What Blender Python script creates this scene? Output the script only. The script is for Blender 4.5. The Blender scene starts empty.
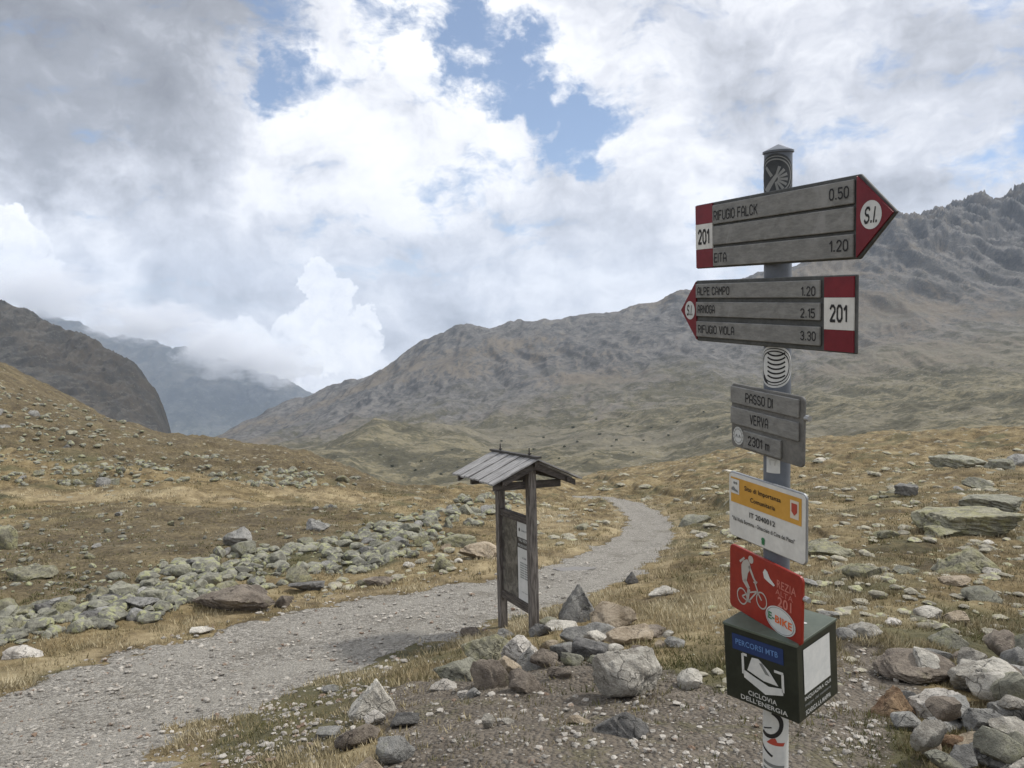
import bpy, math, random
import numpy as np
from mathutils import Matrix, Vector
R = math.radians
sc = bpy.context.scene
COL = sc.collection
rng = random.Random(7)
nr = np.random.RandomState(11)

# ------------------------------------------------------------------ camera, sky, sun, exposure
F = 770.0; CAMZ = 1.65
PITCH = math.atan((384-345)/F)
cam_d = bpy.data.cameras.new('camera'); cam = bpy.data.objects.new('camera', cam_d); COL.objects.link(cam)
cam_d.sensor_width = 36; cam_d.lens = 36*F/1024
cam_d.clip_start = 0.05; cam_d.clip_end = 60000
cam.location = (0, 0, CAMZ); cam.rotation_euler = (R(90)-PITCH, 0, 0)
sc.camera = cam
sc.view_settings.view_transform = 'Standard'; sc.view_settings.look = 'None'
sc.view_settings.gamma = 1.0; sc.view_settings.exposure = 0.28; sc.view_settings.use_curve_mapping = False
sc.cycles.volume_step_rate = 4.0; sc.cycles.volume_max_steps = 48; sc.cycles.volume_bounces = 3
sc.cycles.max_bounces = 4; sc.cycles.diffuse_bounces = 2; sc.cycles.glossy_bounces = 2

SUN = Vector((0.72, 0.22, 0.95)).normalized()
sd = bpy.data.lights.new('sun', 'SUN'); sd.energy = 2.9; sd.angle = R(6); sd.color = (1, .95, .87)
so = bpy.data.objects.new('sun', sd); COL.objects.link(so); so.rotation_euler = SUN.to_track_quat('Z', 'Y').to_euler()

cP, sP = math.cos(PITCH), math.sin(PITCH)
def ray(x, y):                      # direction through a photo pixel, scaled to depth 1 along +Y
    v = (384-y)/F; d = cP+v*sP
    return ((x-512)/F/d, 1.0, (v*cP-sP)/d)
def wy(y): return ray(512, y)[2]
def dirp(x, y): return Vector(ray(x, y)).normalized()

# ------------------------------------------------------------------ node helper
class G:
    def __init__(s, nt): s.nt = nt
    def n(s, t, **k):
        n = s.nt.nodes.new(t)
        for a, b in k.items(): setattr(n, a, b)
        return n
    def put(s, sock, v):
        if isinstance(v, S): s.nt.links.new(v.o, sock)
        elif isinstance(v, (tuple, list)):
            v = tuple(v)
            if len(v) == 3 and len(sock.default_value) == 4: v = v+(1,)
            sock.default_value = v
        else: sock.default_value = v
    def m(s, op, *a, clamp=False):
        n = s.n('ShaderNodeMath', operation=op, use_clamp=clamp)
        for i, v in enumerate(a): s.put(n.inputs[i], v)
        return S(s, n.outputs[0])
    def vm(s, op, *a, out=0):
        n = s.n('ShaderNodeVectorMath', operation=op)
        for i, v in enumerate(a):
            if isinstance(v, (int, float)): v = (v, v, v)
            s.put(n.inputs[i], v)
        return S(s, n.outputs[out])
    def scale(s, v, k):
        n = s.n('ShaderNodeVectorMath', operation='SCALE'); s.put(n.inputs[0], v); s.put(n.inputs['Scale'], k); return S(s, n.outputs[0])
    def noise(s, v, sc_, det=4, rough=.5, dist=0, out='Fac'):
        n = s.n('ShaderNodeTexNoise'); s.put(n.inputs['Vector'], v); s.put(n.inputs['Scale'], sc_); s.put(n.inputs['Detail'], det)
        s.put(n.inputs['Roughness'], rough); s.put(n.inputs['Distortion'], dist); return S(s, n.outputs[out])
    def voro(s, v, sc_, out='Color', feature='F1', rand=1):
        n = s.n('ShaderNodeTexVoronoi', feature=feature); s.put(n.inputs['Vector'], v); s.put(n.inputs['Scale'], sc_); s.put(n.inputs['Randomness'], rand); return S(s, n.outputs[out])
    def ss(s, x, a, b, lo=0., hi=1.):
        n = s.n('ShaderNodeMapRange', interpolation_type='SMOOTHSTEP'); s.put(n.inputs[0], x)
        for i, v in enumerate((a, b, lo, hi)): s.put(n.inputs[i+1], v)
        return S(s, n.outputs[0])
    def lin(s, x, a, b, lo=0., hi=1.):
        n = s.n('ShaderNodeMapRange'); s.put(n.inputs[0], x)
        for i, v in enumerate((a, b, lo, hi)): s.put(n.inputs[i+1], v)
        return S(s, n.outputs[0])
    def mix(s, f, a, b, mode='MIX'):
        n = s.n('ShaderNodeMix', data_type='RGBA', blend_type=mode); s.put(n.inputs[0], f); s.put(n.inputs[6], a); s.put(n.inputs[7], b); return S(s, n.outputs[2])
    def ramp(s, x, pts):
        n = s.n('ShaderNodeValToRGB'); s.put(n.inputs[0], x); r = n.color_ramp
        while len(r.elements) < len(pts): r.elements.new(.5)
        for e, (p, c) in zip(r.elements, pts): e.position = p; e.color = tuple(c)+(1,)
        return S(s, n.outputs[0])
    def xyz(s, v):
        n = s.n('ShaderNodeSeparateXYZ'); s.put(n.inputs[0], v); return [S(s, o) for o in n.outputs]
    def comb(s, x, y, z):
        n = s.n('ShaderNodeCombineXYZ')
        for i, v in enumerate((x, y, z)): s.put(n.inputs[i], v)
        return S(s, n.outputs[0])
    def attr(s, name, out='Fac'):
        n = s.n('ShaderNodeAttribute'); n.attribute_name = name; return S(s, n.outputs[out])
    def pos(s): return S(s, s.n('ShaderNodeNewGeometry').outputs['Position'])
    def nrm(s): return S(s, s.n('ShaderNodeNewGeometry').outputs['Normal'])
    def obj(s): return S(s, s.n('ShaderNodeTexCoord').outputs['Object'])
    def rnd(s): return S(s, s.n('ShaderNodeObjectInfo').outputs['Random'])
    def bump(s, h, strength=.5, dist=.01, normal=None):
        n = s.n('ShaderNodeBump'); s.put(n.inputs['Height'], h); s.put(n.inputs['Strength'], strength); s.put(n.inputs['Distance'], dist)
        if normal is not None: s.put(n.inputs['Normal'], normal)
        return S(s, n.outputs[0])
class S:
    def __init__(s, g, o): s.g = g; s.o = o
    def __add__(s, b): return s.g.m('ADD', s, b)
    __radd__ = __add__
    def __mul__(s, b): return s.g.m('MULTIPLY', s, b)
    __rmul__ = __mul__
    def __sub__(s, b): return s.g.m('SUBTRACT', s, b)
    def __rsub__(s, b): return s.g.m('SUBTRACT', b, s)
    def __truediv__(s, b): return s.g.m('DIVIDE', s, b)
    def clamp(s): return s.g.m('ADD', s, 0., clamp=True)

# ------------------------------------------------------------------ world: sky texture with broken cloud
w = bpy.data.worlds.new('World'); sc.world = w; w.use_nodes = True
nt = w.node_tree; nt.nodes.clear(); g = G(nt)
sky = g.n('ShaderNodeTexSky', sky_type='NISHITA', sun_disc=False)
sky.sun_elevation = math.asin(SUN.z); sky.sun_rotation = math.atan2(SUN.x, SUN.y); sky.altitude = 2300
skyc = g.vm('MULTIPLY', S(g, sky.outputs[0]), (1.0, 1.05, 1.08))
D = g.vm('NORMALIZE', S(g, g.n('ShaderNodeTexCoord').outputs['Generated']))
dx, dy, dz = g.xyz(D)
zz = g.m('MAXIMUM', dz, 0.0)+.16
pl = g.comb(dx/zz, dy/zz, 0.)
Db = g.vm('NORMALIZE', g.vm('ADD', D, g.scale(g.vm('SUBTRACT', g.noise(D, 6.5, 6, .62, out='Color'), (.5, .5, .5)), .30)))
def blob(x, y, rx, soft=1.0, inner=.0):       # soft disc of the sky, radius in photo pixels
    c = dirp(x, y); d = g.vm('DOT_PRODUCT', Db, tuple(c), out=1)
    return g.ss(d, math.cos(rx*soft/F), math.cos(rx*inner/F))
def sumb(l):
    t = None
    for (x, y, r, k) in l:
        b = blob(x, y, r)*k; t = b if t is None else t+b
    return t
warp = g.scale(g.vm('SUBTRACT', g.noise(D, 3.2, 5, .6, out='Color'), (.5, .5, .5)), .22)
Dw = g.vm('ADD', D, warp)
n1 = g.noise(pl, 1.15, 9, .62, .35)                     # high cloud sheet
n2 = g.noise(Dw, 5.5, 9, .58)                            # billows
n3 = g.noise(g.vm('ADD', Dw, (3.1, 7.7, 1.3)), 2.3, 6, .55)
# cover: mostly closed, broken up at the blue windows
hole = sumb([(250, 30, 60, .75), (285, 85, 50, .7), (385, 12, 60, .9), (450, 30, 60, .75), (490, 70, 60, .95), (540, 100, 60, .85), (570, 145, 50, .8), (620, 160, 45, .7), (550, 40, 50, .4),
             (850, 155, 50, .5), (1000, 120, 60, .5), (975, 160, 40, .4), (690, 20, 50, .35), (745, 10, 40, .4), (610, 110, 40, .4)])
wsp = g.noise(g.vm('MULTIPLY', g.vm('ADD', D, g.scale(warp, .5)), (9, 9, 22)), 1.0, 8, .64)
cov = .56+(n1-.5)*.5+(n2-.5)*1.2+(wsp-.5)*1.3-hole*.34
cover = g.ss(cov, .12, .46)
up = g.ss(dz, .02, .2)
cover = g.m('MAXIMUM', cover, 1-up)
# brightness of the cloud: relief towards the sun plus broad patches
def relief(p, sc_, det, ro, off):
    return g.noise(p, sc_, det, ro)-g.noise(g.vm('ADD', p, tuple(off)), sc_, det, ro)
r1 = relief(Dw, 6.0, 7, .56, Vector((.030, -.01, .040)))
r2 = relief(Dw, 15.0, 6, .60, Vector((.010, -.004, .014)))
shade = r1*.72+r2*.26+g.lin(n3, .3, .7, -.09, .09)+g.lin(wsp, .3, .7, -.06, .06)
tone = sumb([(70, 25, 200, -.40), (0, 80, 130, -.12), (900, 60, 230, -.11), (960, 130, 120, -.05), (640, 230, 150, -.03),
             (0, 240, 130, .05), (430, 90, 170, .10), (420, 130, 120, .05), (330, 300, 70, .04), (60, 165, 110, .06), (260, 150, 130, .04),
             (1000, 190, 70, .12), (560, 180, 120, .03)])
bank = sumb([(60, 225, 120, -.04), (230, 240, 130, -.07), (400, 245, 170, -.11), (560, 260, 150, -.08), (430, 310, 90, -.10), (230, 310, 110, -.08), (120, 290, 90, -.05), (350, 200, 120, -.05)])
L = shade*1.0+tone+bank+.80
# convective heads low over the valley: crisp billowed edge
bl = g.voro(g.vm('ADD', D, g.scale(warp, .35)), 30, out='Distance', feature='SMOOTH_F1')
Dh = g.vm('ADD', D, g.scale(g.vm('SUBTRACT', g.noise(D, 30, 5, .6, out='Color'), (.5, .5, .5)), .05))
def blob2(x, y, rx):
    d = g.vm('DOT_PRODUCT', g.vm('NORMALIZE', Dh), tuple(dirp(x, y)), out=1); return g.ss(d, math.cos(rx/F), math.cos(rx*.25/F))
hd = None
for q in ((322, 274, 17), (314, 286, 16), (336, 294, 24), (322, 322, 36), (296, 345, 38), (346, 345, 40), (368, 318, 18), (8, 238, 30), (20, 262, 40), (2, 285, 44), (285, 372, 45), (240, 350, 40)):
    b = blob2(*q); hd = b if hd is None else g.m('MAXIMUM', hd, b)
head = g.ss(hd-bl*.30, .10, .34)
hrel = relief(Dh, 26.0, 5, .6, Vector((.008, -.003, .012)))
Lh = .99+hrel*.75-bl*.14-g.ss(dz, .0, -.08)*.10
L = L*(1-head*.9)+Lh*(head*.9)
L = g.m('MINIMUM', g.m('MAXIMUM', L, .25), 1.0)
cc = g.ramp(L, [(.20, (.19, .198, .225)), (.45, (.33, .345, .385)), (.66, (.60, .62, .68)), (.82, (.87, .88, .92)), (1., (1., 1., 1.))])
STR = 0.10
cloud = g.scale(cc, 1/STR)
mixc = g.mix(cover, g.mix(.18, skyc, g.scale((.5, .6, .8), 1/STR) if False else (5., 6., 8.)), cloud)
gf = g.ss(dz, -.17, -.10)
mixc = g.mix(gf, (1.3, 1.15, .9), mixc)
bg = g.n('ShaderNodeBackground'); g.put(bg.inputs[0], mixc); bg.inputs[1].default_value = STR
wo = g.n('ShaderNodeOutputWorld'); nt.links.new(bg.outputs[0], wo.inputs[0])

# ------------------------------------------------------------------ materials
MATS = {}
def mat(name, build, rough=.8, metal=0.):
    if name in MATS: return MATS[name]
    m = bpy.data.materials.new(name); m.use_nodes = True
    b = m.node_tree.nodes['Principled BSDF']; g = G(m.node_tree)
    g.put(b.inputs['Roughness'], rough); g.put(b.inputs['Metallic'], metal); b.inputs['Specular IOR Level'].default_value = .3
    r = build(g)
    if isinstance(r, dict):
        for k, v in r.items(): g.put(b.inputs[k], v)
    else: g.put(b.inputs['Base Color'], r)
    MATS[name] = m; return m
def mottled(c1, c2, scale=30, bumpd=.001, streak=None):
    def f(g):
        p = g.obj()
        if streak: p = g.vm('MULTIPLY', p, streak)
        n = g.noise(p, scale, 8, .65)
        n2 = g.noise(p, scale*5, 4, .6)
        x = g.ss(n*.7+n2*.3, .35, .65)
        return {'Base Color': g.mix(x, c1, c2), 'Normal': g.bump(n2, .5, bumpd)}
    return f

def ground_build(g):
    P = g.pos(); x, y, z = g.xyz(P)
    big = g.noise(P, .10, 4, .55); med = g.noise(P, .9, 6, .62, .4); fine = g.noise(P, 9, 6, .7); vf = g.noise(P, 60, 3, .6)
    gravel = g.attr('gravel'); dirt = g.attr('dirt'); brown = g.attr('brown'); green = g.attr('green'); straw = g.attr('straw'); far = g.attr('far')
    edge = (fine-.5)*.9+(med-.5)*.6
    # --- grass / turf
    k = (med*.55+fine*.35+vf*.10)
    turf = g.ramp(k, [(.32, (.032, .025, .014)), (.43, (.092, .068, .034)), (.52, (.200, .152, .076)), (.62, (.31, .255, .145)), (.75, (.40, .34, .21))])
    olive = g.ramp(k, [(.32, (.034, .032, .016)), (.48, (.084, .078, .038)), (.62, (.155, .135, .068)), (.75, (.25, .215, .12))])
    kb = med*.30+fine*.48+vf*.22
    brn = g.ramp(kb, [(.36, (.030, .024, .015)), (.46, (.078, .060, .034)), (.54, (.140, .112, .062)), (.63, (.27, .22, .13))])
    o_m = g.ss(g.noise(P, .33, 5, .6)+green*.5, .50, .66)
    b_m = g.ss(g.noise(g.vm('ADD', P, (7, 3, 0)), .28, 7, .68)+(fine-.5)*.3+brown*.32-straw*.5, .54, .78)
    c = g.mix(o_m, turf, olive); c = g.mix(b_m, c, brn)
    st = g.ss(straw+(med-.5)*.8, .35, .75)
    c = g.mix(st*.75, c, g.ramp(k, [(.32, (.10, .078, .042)), (.48, (.26, .205, .118)), (.62, (.40, .33, .20)), (.75, (.5, .43, .28))]))
    # stones lying in turf
    vs = g.voro(P, 1.7, out='Distance'); vc = g.voro(P, 1.7); vcx = g.xyz(vc)[0]
    sm = g.ss(vs+(fine-.5)*.35, .26, .20)*g.ss(vcx, .62, .66)*g.ss(far, .1, .4)
    c = g.mix(sm, c, g.mix(fine, (.16, .15, .11), (.36, .34, .26)))
    # --- bare soil with grit
    dm = g.ss(dirt+edge*.55, .42, .58)
    dv = g.voro(P, 34); dvx = g.xyz(dv)[0]; dd = g.voro(P, 34, out='Distance')
    soil = g.mix(g.ss(fine*.6+med*.4, .35, .65), (.095, .080, .063), (.195, .168, .135))
    peb = g.ss(dvx+(med-.5)*.5, .84, .90)*g.ss(dd, .42, .30)
    soil = g.mix(g.ss(g.noise(g.vm('ADD', P, (1, 5, 0)), 1.7, 6, .66)+(fine-.5)*.4, .56, .66)*.6, soil, g.mix(fine, (.05, .05, .022), (.16, .145, .075)))
    soil = g.mix(peb, soil, g.mix(g.xyz(dv)[1], (.17, .15, .125), (.48, .45, .40)))
    c = g.mix(dm, c, soil)
    # --- gravel
    gm = g.ss(gravel+edge*.45, .40, .60)
    gv = g.voro(P, 26); gd = g.voro(P, 26, out='Distance'); g2 = g.voro(P, 75); g1x = g.xyz(gv)[0]; g2x = g.xyz(g2)[0]
    gc = g.mix(g.ss(med, .3, .7), (.19, .178, .155), (.32, .30, .265))
    gc = g.mix(.75, gc, g.ramp(g1x*.5+g2x*.5, [(.1, (.085, .078, .068)), (.4, (.225, .21, .182)), (.65, (.355, .335, .295)), (.9, (.56, .53, .48))]))
    gc = g.mix(g.ss(g.noise(P, .8, 4, .6), .56, .7)*.45, gc, (.13, .115, .09))
    rut = g.attr('rut')
    gc = g.mix(g.ss(rut+(fine-.5)*.5, .35, .8)*.6, gc, g.mix(g2x, (.26, .245, .215), (.36, .34, .30)))
    gc = g.mix(g.ss(g.noise(g.vm('ADD', P, (4, 9, 0)), .55, 5, .65), .58, .68)*.5*(1-rut), gc, (.12, .105, .07))
    c = g.mix(gm, c, gc)
    # bump: tufts in turf, pebbles elsewhere
    tb = fine*.6+vf*.4
    h = g.mix(gm, g.mix(dm, tb, dd*-.7+vf*.3), gd*-.6+g.voro(P, 75, out='Distance')*-.3+vf*.2)
    hx = g.xyz(h)[0]
    return {'Base Color': g.scale(c, .93), 'Normal': g.bump(hx, 1., .05), 'Roughness': .95}
M_ground = mat('alpine_ground', ground_build)

def mount_build(rock1, rock2, turf1, turf2, sc1, tlo=.66, thi=.88):
    def f(g):
        P = g.pos(); N = g.xyz(g.nrm())[2]; t = g.attr('up')
        s = g.vm('MULTIPLY', P, (sc1, sc1, sc1*.45))
        n0 = g.noise(s, .22, 3, .5); n1 = g.noise(s, .6, 7, .64, .5); n2 = g.noise(s, 3.5, 6, .68); n3 = g.noise(s, 16, 4, .72)
        rills = g.noise(g.vm('MULTIPLY', g.vm('ADD', s, g.scale(g.comb(n1, n1, n1), 1.2)), (7, 1.3, 1.6)), 1.2, 6, .70)
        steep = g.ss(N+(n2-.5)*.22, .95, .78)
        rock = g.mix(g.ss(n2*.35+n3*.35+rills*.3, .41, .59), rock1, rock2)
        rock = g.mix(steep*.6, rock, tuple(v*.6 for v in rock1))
        scree = g.mix(g.ss(rills*.6+n3*.4, .42, .58), tuple(v*.85 for v in rock2), tuple(v*1.2 for v in rock2))
        rock = g.mix(g.ss(n1+(rills-.5)*.9, .50, .64)*(1-steep*.7)*.8, rock, scree)
        rock = g.mix(g.ss(n0+(rills-.5)*.7+(n1-.5)*.5, .48, .66)*.5, rock, tuple(a*k for a, k in zip(turf2, (.74, .64, .60))))
        tf = g.mix(g.ss(n2*.5+n3*.5, .41, .59), turf1, turf2)
        tf = g.mix(g.ss(n1+(n2-.5)*.5, .55, .44)*.65, tf, tuple(v*.75 for v in turf1))
        tf = g.mix(g.ss(n0+(n2-.5)*.5, .50, .60)*.6, tf, tuple((a+b)*.5 for a, b in zip(rock2, turf2)))
        m = g.ss(t+(n1-.5)*.55+(n2-.5)*.30+(rills-.5)*.35, tlo, thi)
        c = g.mix(m, tf, rock)
        vd = g.voro(s, 30, out='Distance'); vc = g.xyz(g.voro(s, 30))[0]
        spots = g.ss(vc+(n2-.5)*1.6, .66, .76)*g.ss(vd, .40, .22)
        c = g.mix(spots*.7*(1-m*.6), c, g.mix(g.ss(g.noise(s, 9, 2), .45, .55), (.032, .036, .022), (.30, .29, .235)))
        return {'Base Color': g.scale(c, .80), 'Normal': g.bump(n2*.4+n3*.3+rills*.6, 1., .45/sc1/10), 'Roughness': .95}
    return f
def rock_build(c1, c2, lichen=(.26, .27, .12), la=.3, dark=.2, crust=.0):
    def f(g):
        r = g.rnd(); P2 = g.vm('ADD', g.pos(), g.comb(r*9, r*5, r*7))
        n = g.noise(P2, 3.2, 6, .6, .3); n2 = g.noise(P2, 17, 7, .7); n3 = g.noise(P2, 110, 3, .7)
        c = g.mix(g.ss(n*.45+n2*.35+n3*.2, .42, .58), c1, c2)
        c = g.mix(g.ss(n3, .56, .66)*.6, c, tuple(v*.4 for v in c1)); c = g.mix(g.ss(n3, .44, .36)*.35, c, tuple(min(.8, v*1.35) for v in c2))
        c = g.mix(g.ss(g.noise(P2, 5, 6, .7), .62-la*.45, .72-la*.35)*min(1, la*2), c, lichen)
        c = g.mix(g.ss(g.noise(g.vm('ADD', P2, (3, 3, 3)), 3.4, 6, .65), .66-dark*.3, .74-dark*.25)*.75, c, tuple(v*.32 for v in c1))
        ck = g.voro(g.vm('ADD', P2, g.scale(g.vm('SUBTRACT', g.noise(P2, 4, 3, .6, out='Color'), (.5, .5, .5)), .35)), 5.5, out='Distance', feature='DISTANCE_TO_EDGE')
        crack = g.ss(ck, .022, .004)*g.ss(g.noise(P2, 2.5, 2), .46, .54)
        c = g.mix(crack*.55, c, tuple(v*.25 for v in c1))
        k = g.lin(r, 0, 1, .8, 1.18)
        return {'Base Color': g.scale(c, k*1.02), 'Normal': g.bump(n2*.65+n3*.2+n*.4-crack*.35, 1., .08), 'Roughness': .92}
    return f
RK = {
 'pale': mat('pale_granite', rock_build((.28, .26, .225), (.64, .61, .54), la=.08, dark=.1)),
 'white': mat('white_granite', rock_build((.40, .37, .33), (.62, .59, .54), la=.0, dark=.05)),
 'grey': mat('grey_gneiss', rock_build((.15, .148, .14), (.33, .325, .305), la=.12, dark=.15)),
 'dark': mat('dark_schist', rock_build((.082, .08, .077), (.20, .195, .185), la=.05, dark=.2)),
 'lichen': mat('lichen_rock', rock_build((.15, .145, .11), (.34, .325, .24), lichen=(.30, .29, .16), la=.36, dark=.12)),
 'green': mat('greenish_rock', rock_build((.15, .148, .12), (.31, .305, .245), lichen=(.27, .27, .16), la=.26, dark=.18)),
 'rust': mat('rusty_rock', rock_build((.16, .095, .055), (.34, .24, .15), la=.05, dark=.15)),
 'brown': mat('brown_rock', rock_build((.135, .112, .092), (.285, .245, .20), la=.12, dark=.2)),
 'tan': mat('tan_rock', rock_build((.25, .20, .14), (.44, .37, .28), la=.1, dark=.1)),
}
def grass_build(g):
    t = g.attr('tint'); k = g.attr('tip')
    c = g.ramp(t, [(.0, (.06, .065, .022)), (.25, (.12, .115, .045)), (.45, (.20, .165, .095)), (.7, (.36, .305, .19)), (1., (.53, .47, .33))])
    return {'Base Color': g.scale(c, 1.02), 'Roughness': .9}
M_grass = mat('dry_grass', grass_build)

# ------------------------------------------------------------------ numpy noise
def _h(ix, iy, s):
    h = (ix.astype(np.int64)*374761393+iy.astype(np.int64)*668265263+s*974711) & 0x7fffffff
    h = ((h ^ (h >> 13))*1274126177) & 0x7fffffff
    return ((h ^ (h >> 16)) & 0xffff)/65535.0*2*np.pi
def perlin(x, y, s=0):
    x0 = np.floor(x); y0 = np.floor(y); fx = x-x0; fy = y-y0
    u = fx*fx*fx*(fx*(fx*6-15)+10); v = fy*fy*fy*(fy*(fy*6-15)+10)
    def gr(i, j):
        a = _h(x0+i, y0+j, s); return np.cos(a)*(fx-i)+np.sin(a)*(fy-j)
    return ((gr(0, 0)*(1-u)+gr(1, 0)*u)*(1-v)+(gr(0, 1)*(1-u)+gr(1, 1)*u)*v)*1.5
def fbm(x, y, o=4, gain=.5, s=0):
    t = 0; a = 1.
    for i in range(o): t = t+a*perlin(x, y, s+i); x = x*2.03+17.1; y = y*2.03+5.3; a *= gain
    return t
def ridge(x, y, o=5, gain=.55, s=0):
    t = 0; a = 1.
    for i in range(o): t = t+a*(1-2*np.abs(perlin(x, y, s+i))); x = x*2.07+3.1; y = y*2.07+9.7; a *= gain
    return t
def blur(a, k, ax):
    if k < 1: return a
    ker = np.exp(-.5*(np.arange(-2*k, 2*k+1)/k)**2); ker /= ker.sum()
    pad = [(0, 0), (0, 0)]; pad[ax] = (2*k, 2*k); b = np.pad(a, pad, mode='edge'); n = a.shape[ax]
    return sum(w_*np.take(b, range(i, i+n), axis=ax) for i, w_ in enumerate(ker))
def table(xs, Ds, rows, nx, lD, kx, kd, ux):
    """rows[i][j] = photo height (px) of the ground at depth Ds[i], column xs[j]; returns slope w on a (lD, ux) grid"""
    u = (np.array(xs, float)-512)/F; W = np.array([[wy(v) for v in r] for r in rows]); l = np.log(Ds)
    A = np.array([np.interp(ux, u, r) for r in W])
    B = np.array([np.interp(lD, l, A[:, j]) for j in range(len(ux))]).T
    return blur(blur(B, kd, 0), kx, 1)
def smooth(a, b, x):
    t = np.clip((x-a)/(b-a), 0, 1); return t*t*(3-2*t)

# ------------------------------------------------------------------ mesh helpers
def props(o, label=None, cat=None, group=None, kind=None):
    if label: o['label'] = label
    if cat: o['category'] = cat
    if group: o['group'] = group
    if kind: o['kind'] = kind
    return o
def np_mesh(name, V, Fc, m=None, smooth_=True, attrs=None, mats=None):
    me = bpy.data.meshes.new(name); V = np.asarray(V, np.float32); Fc = np.asarray(Fc, np.int32); k = Fc.shape[1]
    me.vertices.add(len(V)); me.vertices.foreach_set('co', V.ravel())
    me.loops.add(Fc.size); me.loops.foreach_set('vertex_index', Fc.ravel())
    me.polygons.add(len(Fc)); me.polygons.foreach_set('loop_start', np.arange(0, Fc.size, k, dtype=np.int32))
    me.polygons.foreach_set('use_smooth', np.full(len(Fc), smooth_))
    for a, v in (attrs or {}).items():
        at = me.attributes.new(a, 'FLOAT', 'POINT'); at.data.foreach_set('value', np.asarray(v, np.float32).ravel())
    me.update(calc_edges=True); me.validate()
    if m: me.materials.append(m)
    return me
def link(name, me, parent=None):
    o = bpy.data.objects.new(name, me); COL.objects.link(o)
    if parent: o.parent = parent
    return o
def empty(name, M=None):
    o = bpy.data.objects.new(name, None); COL.objects.link(o); o.empty_display_size = .1
    if M is not None: o.matrix_world = M
    return o
class MB:
    """collects convex pieces into ONE mesh"""
    def __init__(s): s.v = []; s.f = []
    def raw(s, v, f):
        n = len(s.v); s.v += [tuple(q) for q in v]; s.f += [tuple(i+n for i in q) for q in f]; return s
    def box(s, x0, x1, y0, y1, z0, z1, M=None):
        v = [Vector((x, y, z)) for z in (z0, z1) for x, y in ((x0, y0), (x1, y0), (x1, y1), (x0, y1))]
        if M is not None: v = [M@q for q in v]
        return s.raw(v, [(3, 2, 1, 0), (4, 5, 6, 7), (0, 1, 5, 4), (1, 2, 6, 5), (2, 3, 7, 6), (3, 0, 4, 7)])
    def prism(s, pts, y0, y1):         # outline in (x, z), from y0 (front) to y1 (back)
        n = len(pts); v = [(x, y0, z) for x, z in pts]+[(x, y1, z) for x, z in pts]
        return s.raw(v, [tuple(range(n)), tuple(range(2*n-1, n-1, -1))]+[((i+1) % n, i, n+i, n+(i+1) % n) for i in range(n)])
    def tube(s, p, q, r, n=10, r2=None):
        p = Vector(p); q = Vector(q); r2 = r if r2 is None else r2
        Q = (q-p).to_track_quat('Z', 'Y'); v = []
        for c, rr in ((p, r), (q, r2)): v += [c+Q@Vector((rr*math.cos(2*math.pi*i/n), rr*math.sin(2*math.pi*i/n), 0)) for i in range(n)]
        return s.raw(v, [tuple(range(n-1, -1, -1)), tuple(range(n, 2*n))]+[(i, (i+1) % n, n+(i+1) % n, n+i) for i in range(n)])
    def build(s, name, m, parent=None, bevel=0, smooth_=False, M=None):
        me = bpy.data.meshes.new(name); me.from_pydata(s.v, [], s.f); me.materials.append(m); me.update()
        if smooth_:
            me.polygons.foreach_set('use_smooth', [True]*len(me.polygons))
            try: me.set_sharp_from_angle(angle=R(40))
            except Exception: pass
        o = link(name, me, parent)
        if M is not None: o.matrix_local = M
        if bevel:
            b = o.modifiers.new('bevel', 'BEVEL'); b.width = bevel; b.segments = 2; b.limit_method = 'ANGLE'; b.angle_limit = R(35)
        return o

# ------------------------------------------------------------------ near ground (polar sheet round the camera)
GX = [-500, -120, 0, 128, 256, 330, 400, 512, 640, 768, 900, 1024, 1500]
GD = [4, 6, 9, 12, 16, 22, 30, 38, 48, 60, 75, 95, 130, 190]
GY = [
 # -500 -120   0   128   256   330   400   512   640   768   900  1024  1500
 [840, 825, 820, 805, 785, 770, 752, 735, 735, 733, 738, 748, 770],     # 4
 [760, 752, 748, 740, 728, 715, 695, 676, 662, 648, 652, 665, 690],     # 6
 [680, 672, 668, 664, 658, 655, 648, 638, 620, 600, 592, 598, 620],     # 9
 [620, 614, 611, 608, 606, 604, 602, 600, 591, 567, 552, 554, 570],     # 12
 [578, 570, 567, 565, 564, 563, 560, 558, 560, 540, 524, 521, 530],     # 16
 [540, 533, 530, 530, 530, 530, 530, 530, 532, 514, 500, 493, 495],     # 22
 [500, 500, 497, 498, 503, 508, 511, 512, 511, 494, 481, 471, 470],     # 30
 [440, 450, 458, 473, 484, 494, 500, 502, 500, 480, 466, 455, 450],     # 38
 [385, 405, 420, 448, 462, 472, 489, 494, 491, 469, 454, 443, 435],     # 48
 [345, 372, 390, 434, 447, 458, 490, 488, 483, 460, 444, 433, 424],     # 60
 [310, 350, 369, 428, 449, 464, 494, 486, 474, 451, 436, 429, 418],     # 75
 [285, 333, 357, 432, 458, 475, 500, 492, 465, 443, 431, 432, 412],     # 95
 [300, 350, 385, 455, 485, 495, 515, 500, 474, 455, 440, 445, 425],     # 130
 [380, 410, 440, 490, 520, 525, 540, 530, 510, 490, 480, 480, 470]]     # 190
gu = np.tan(np.linspace(R(-58), R(58), 700)); gl = np.linspace(math.log(4), math.log(190), 420)
GW = table(GX, GD, GY, 0, gl, 10, 9, gu)
def _bil(A, l, u):
    fi = np.clip((l-gl[0])/(gl[-1]-gl[0])*(len(gl)-1), 0, len(gl)-1.001)
    th = np.arctan(u); fj = np.clip((th-R(-58))/(R(116))*(len(gu)-1), 0, len(gu)-1.001)
    i = fi.astype(int); j = fj.astype(int); a = fi-i; b = fj-j
    return (A[i, j]*(1-b)+A[i, j+1]*b)*(1-a)+(A[i+1, j]*(1-b)+A[i+1, j+1]*b)*a
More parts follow.
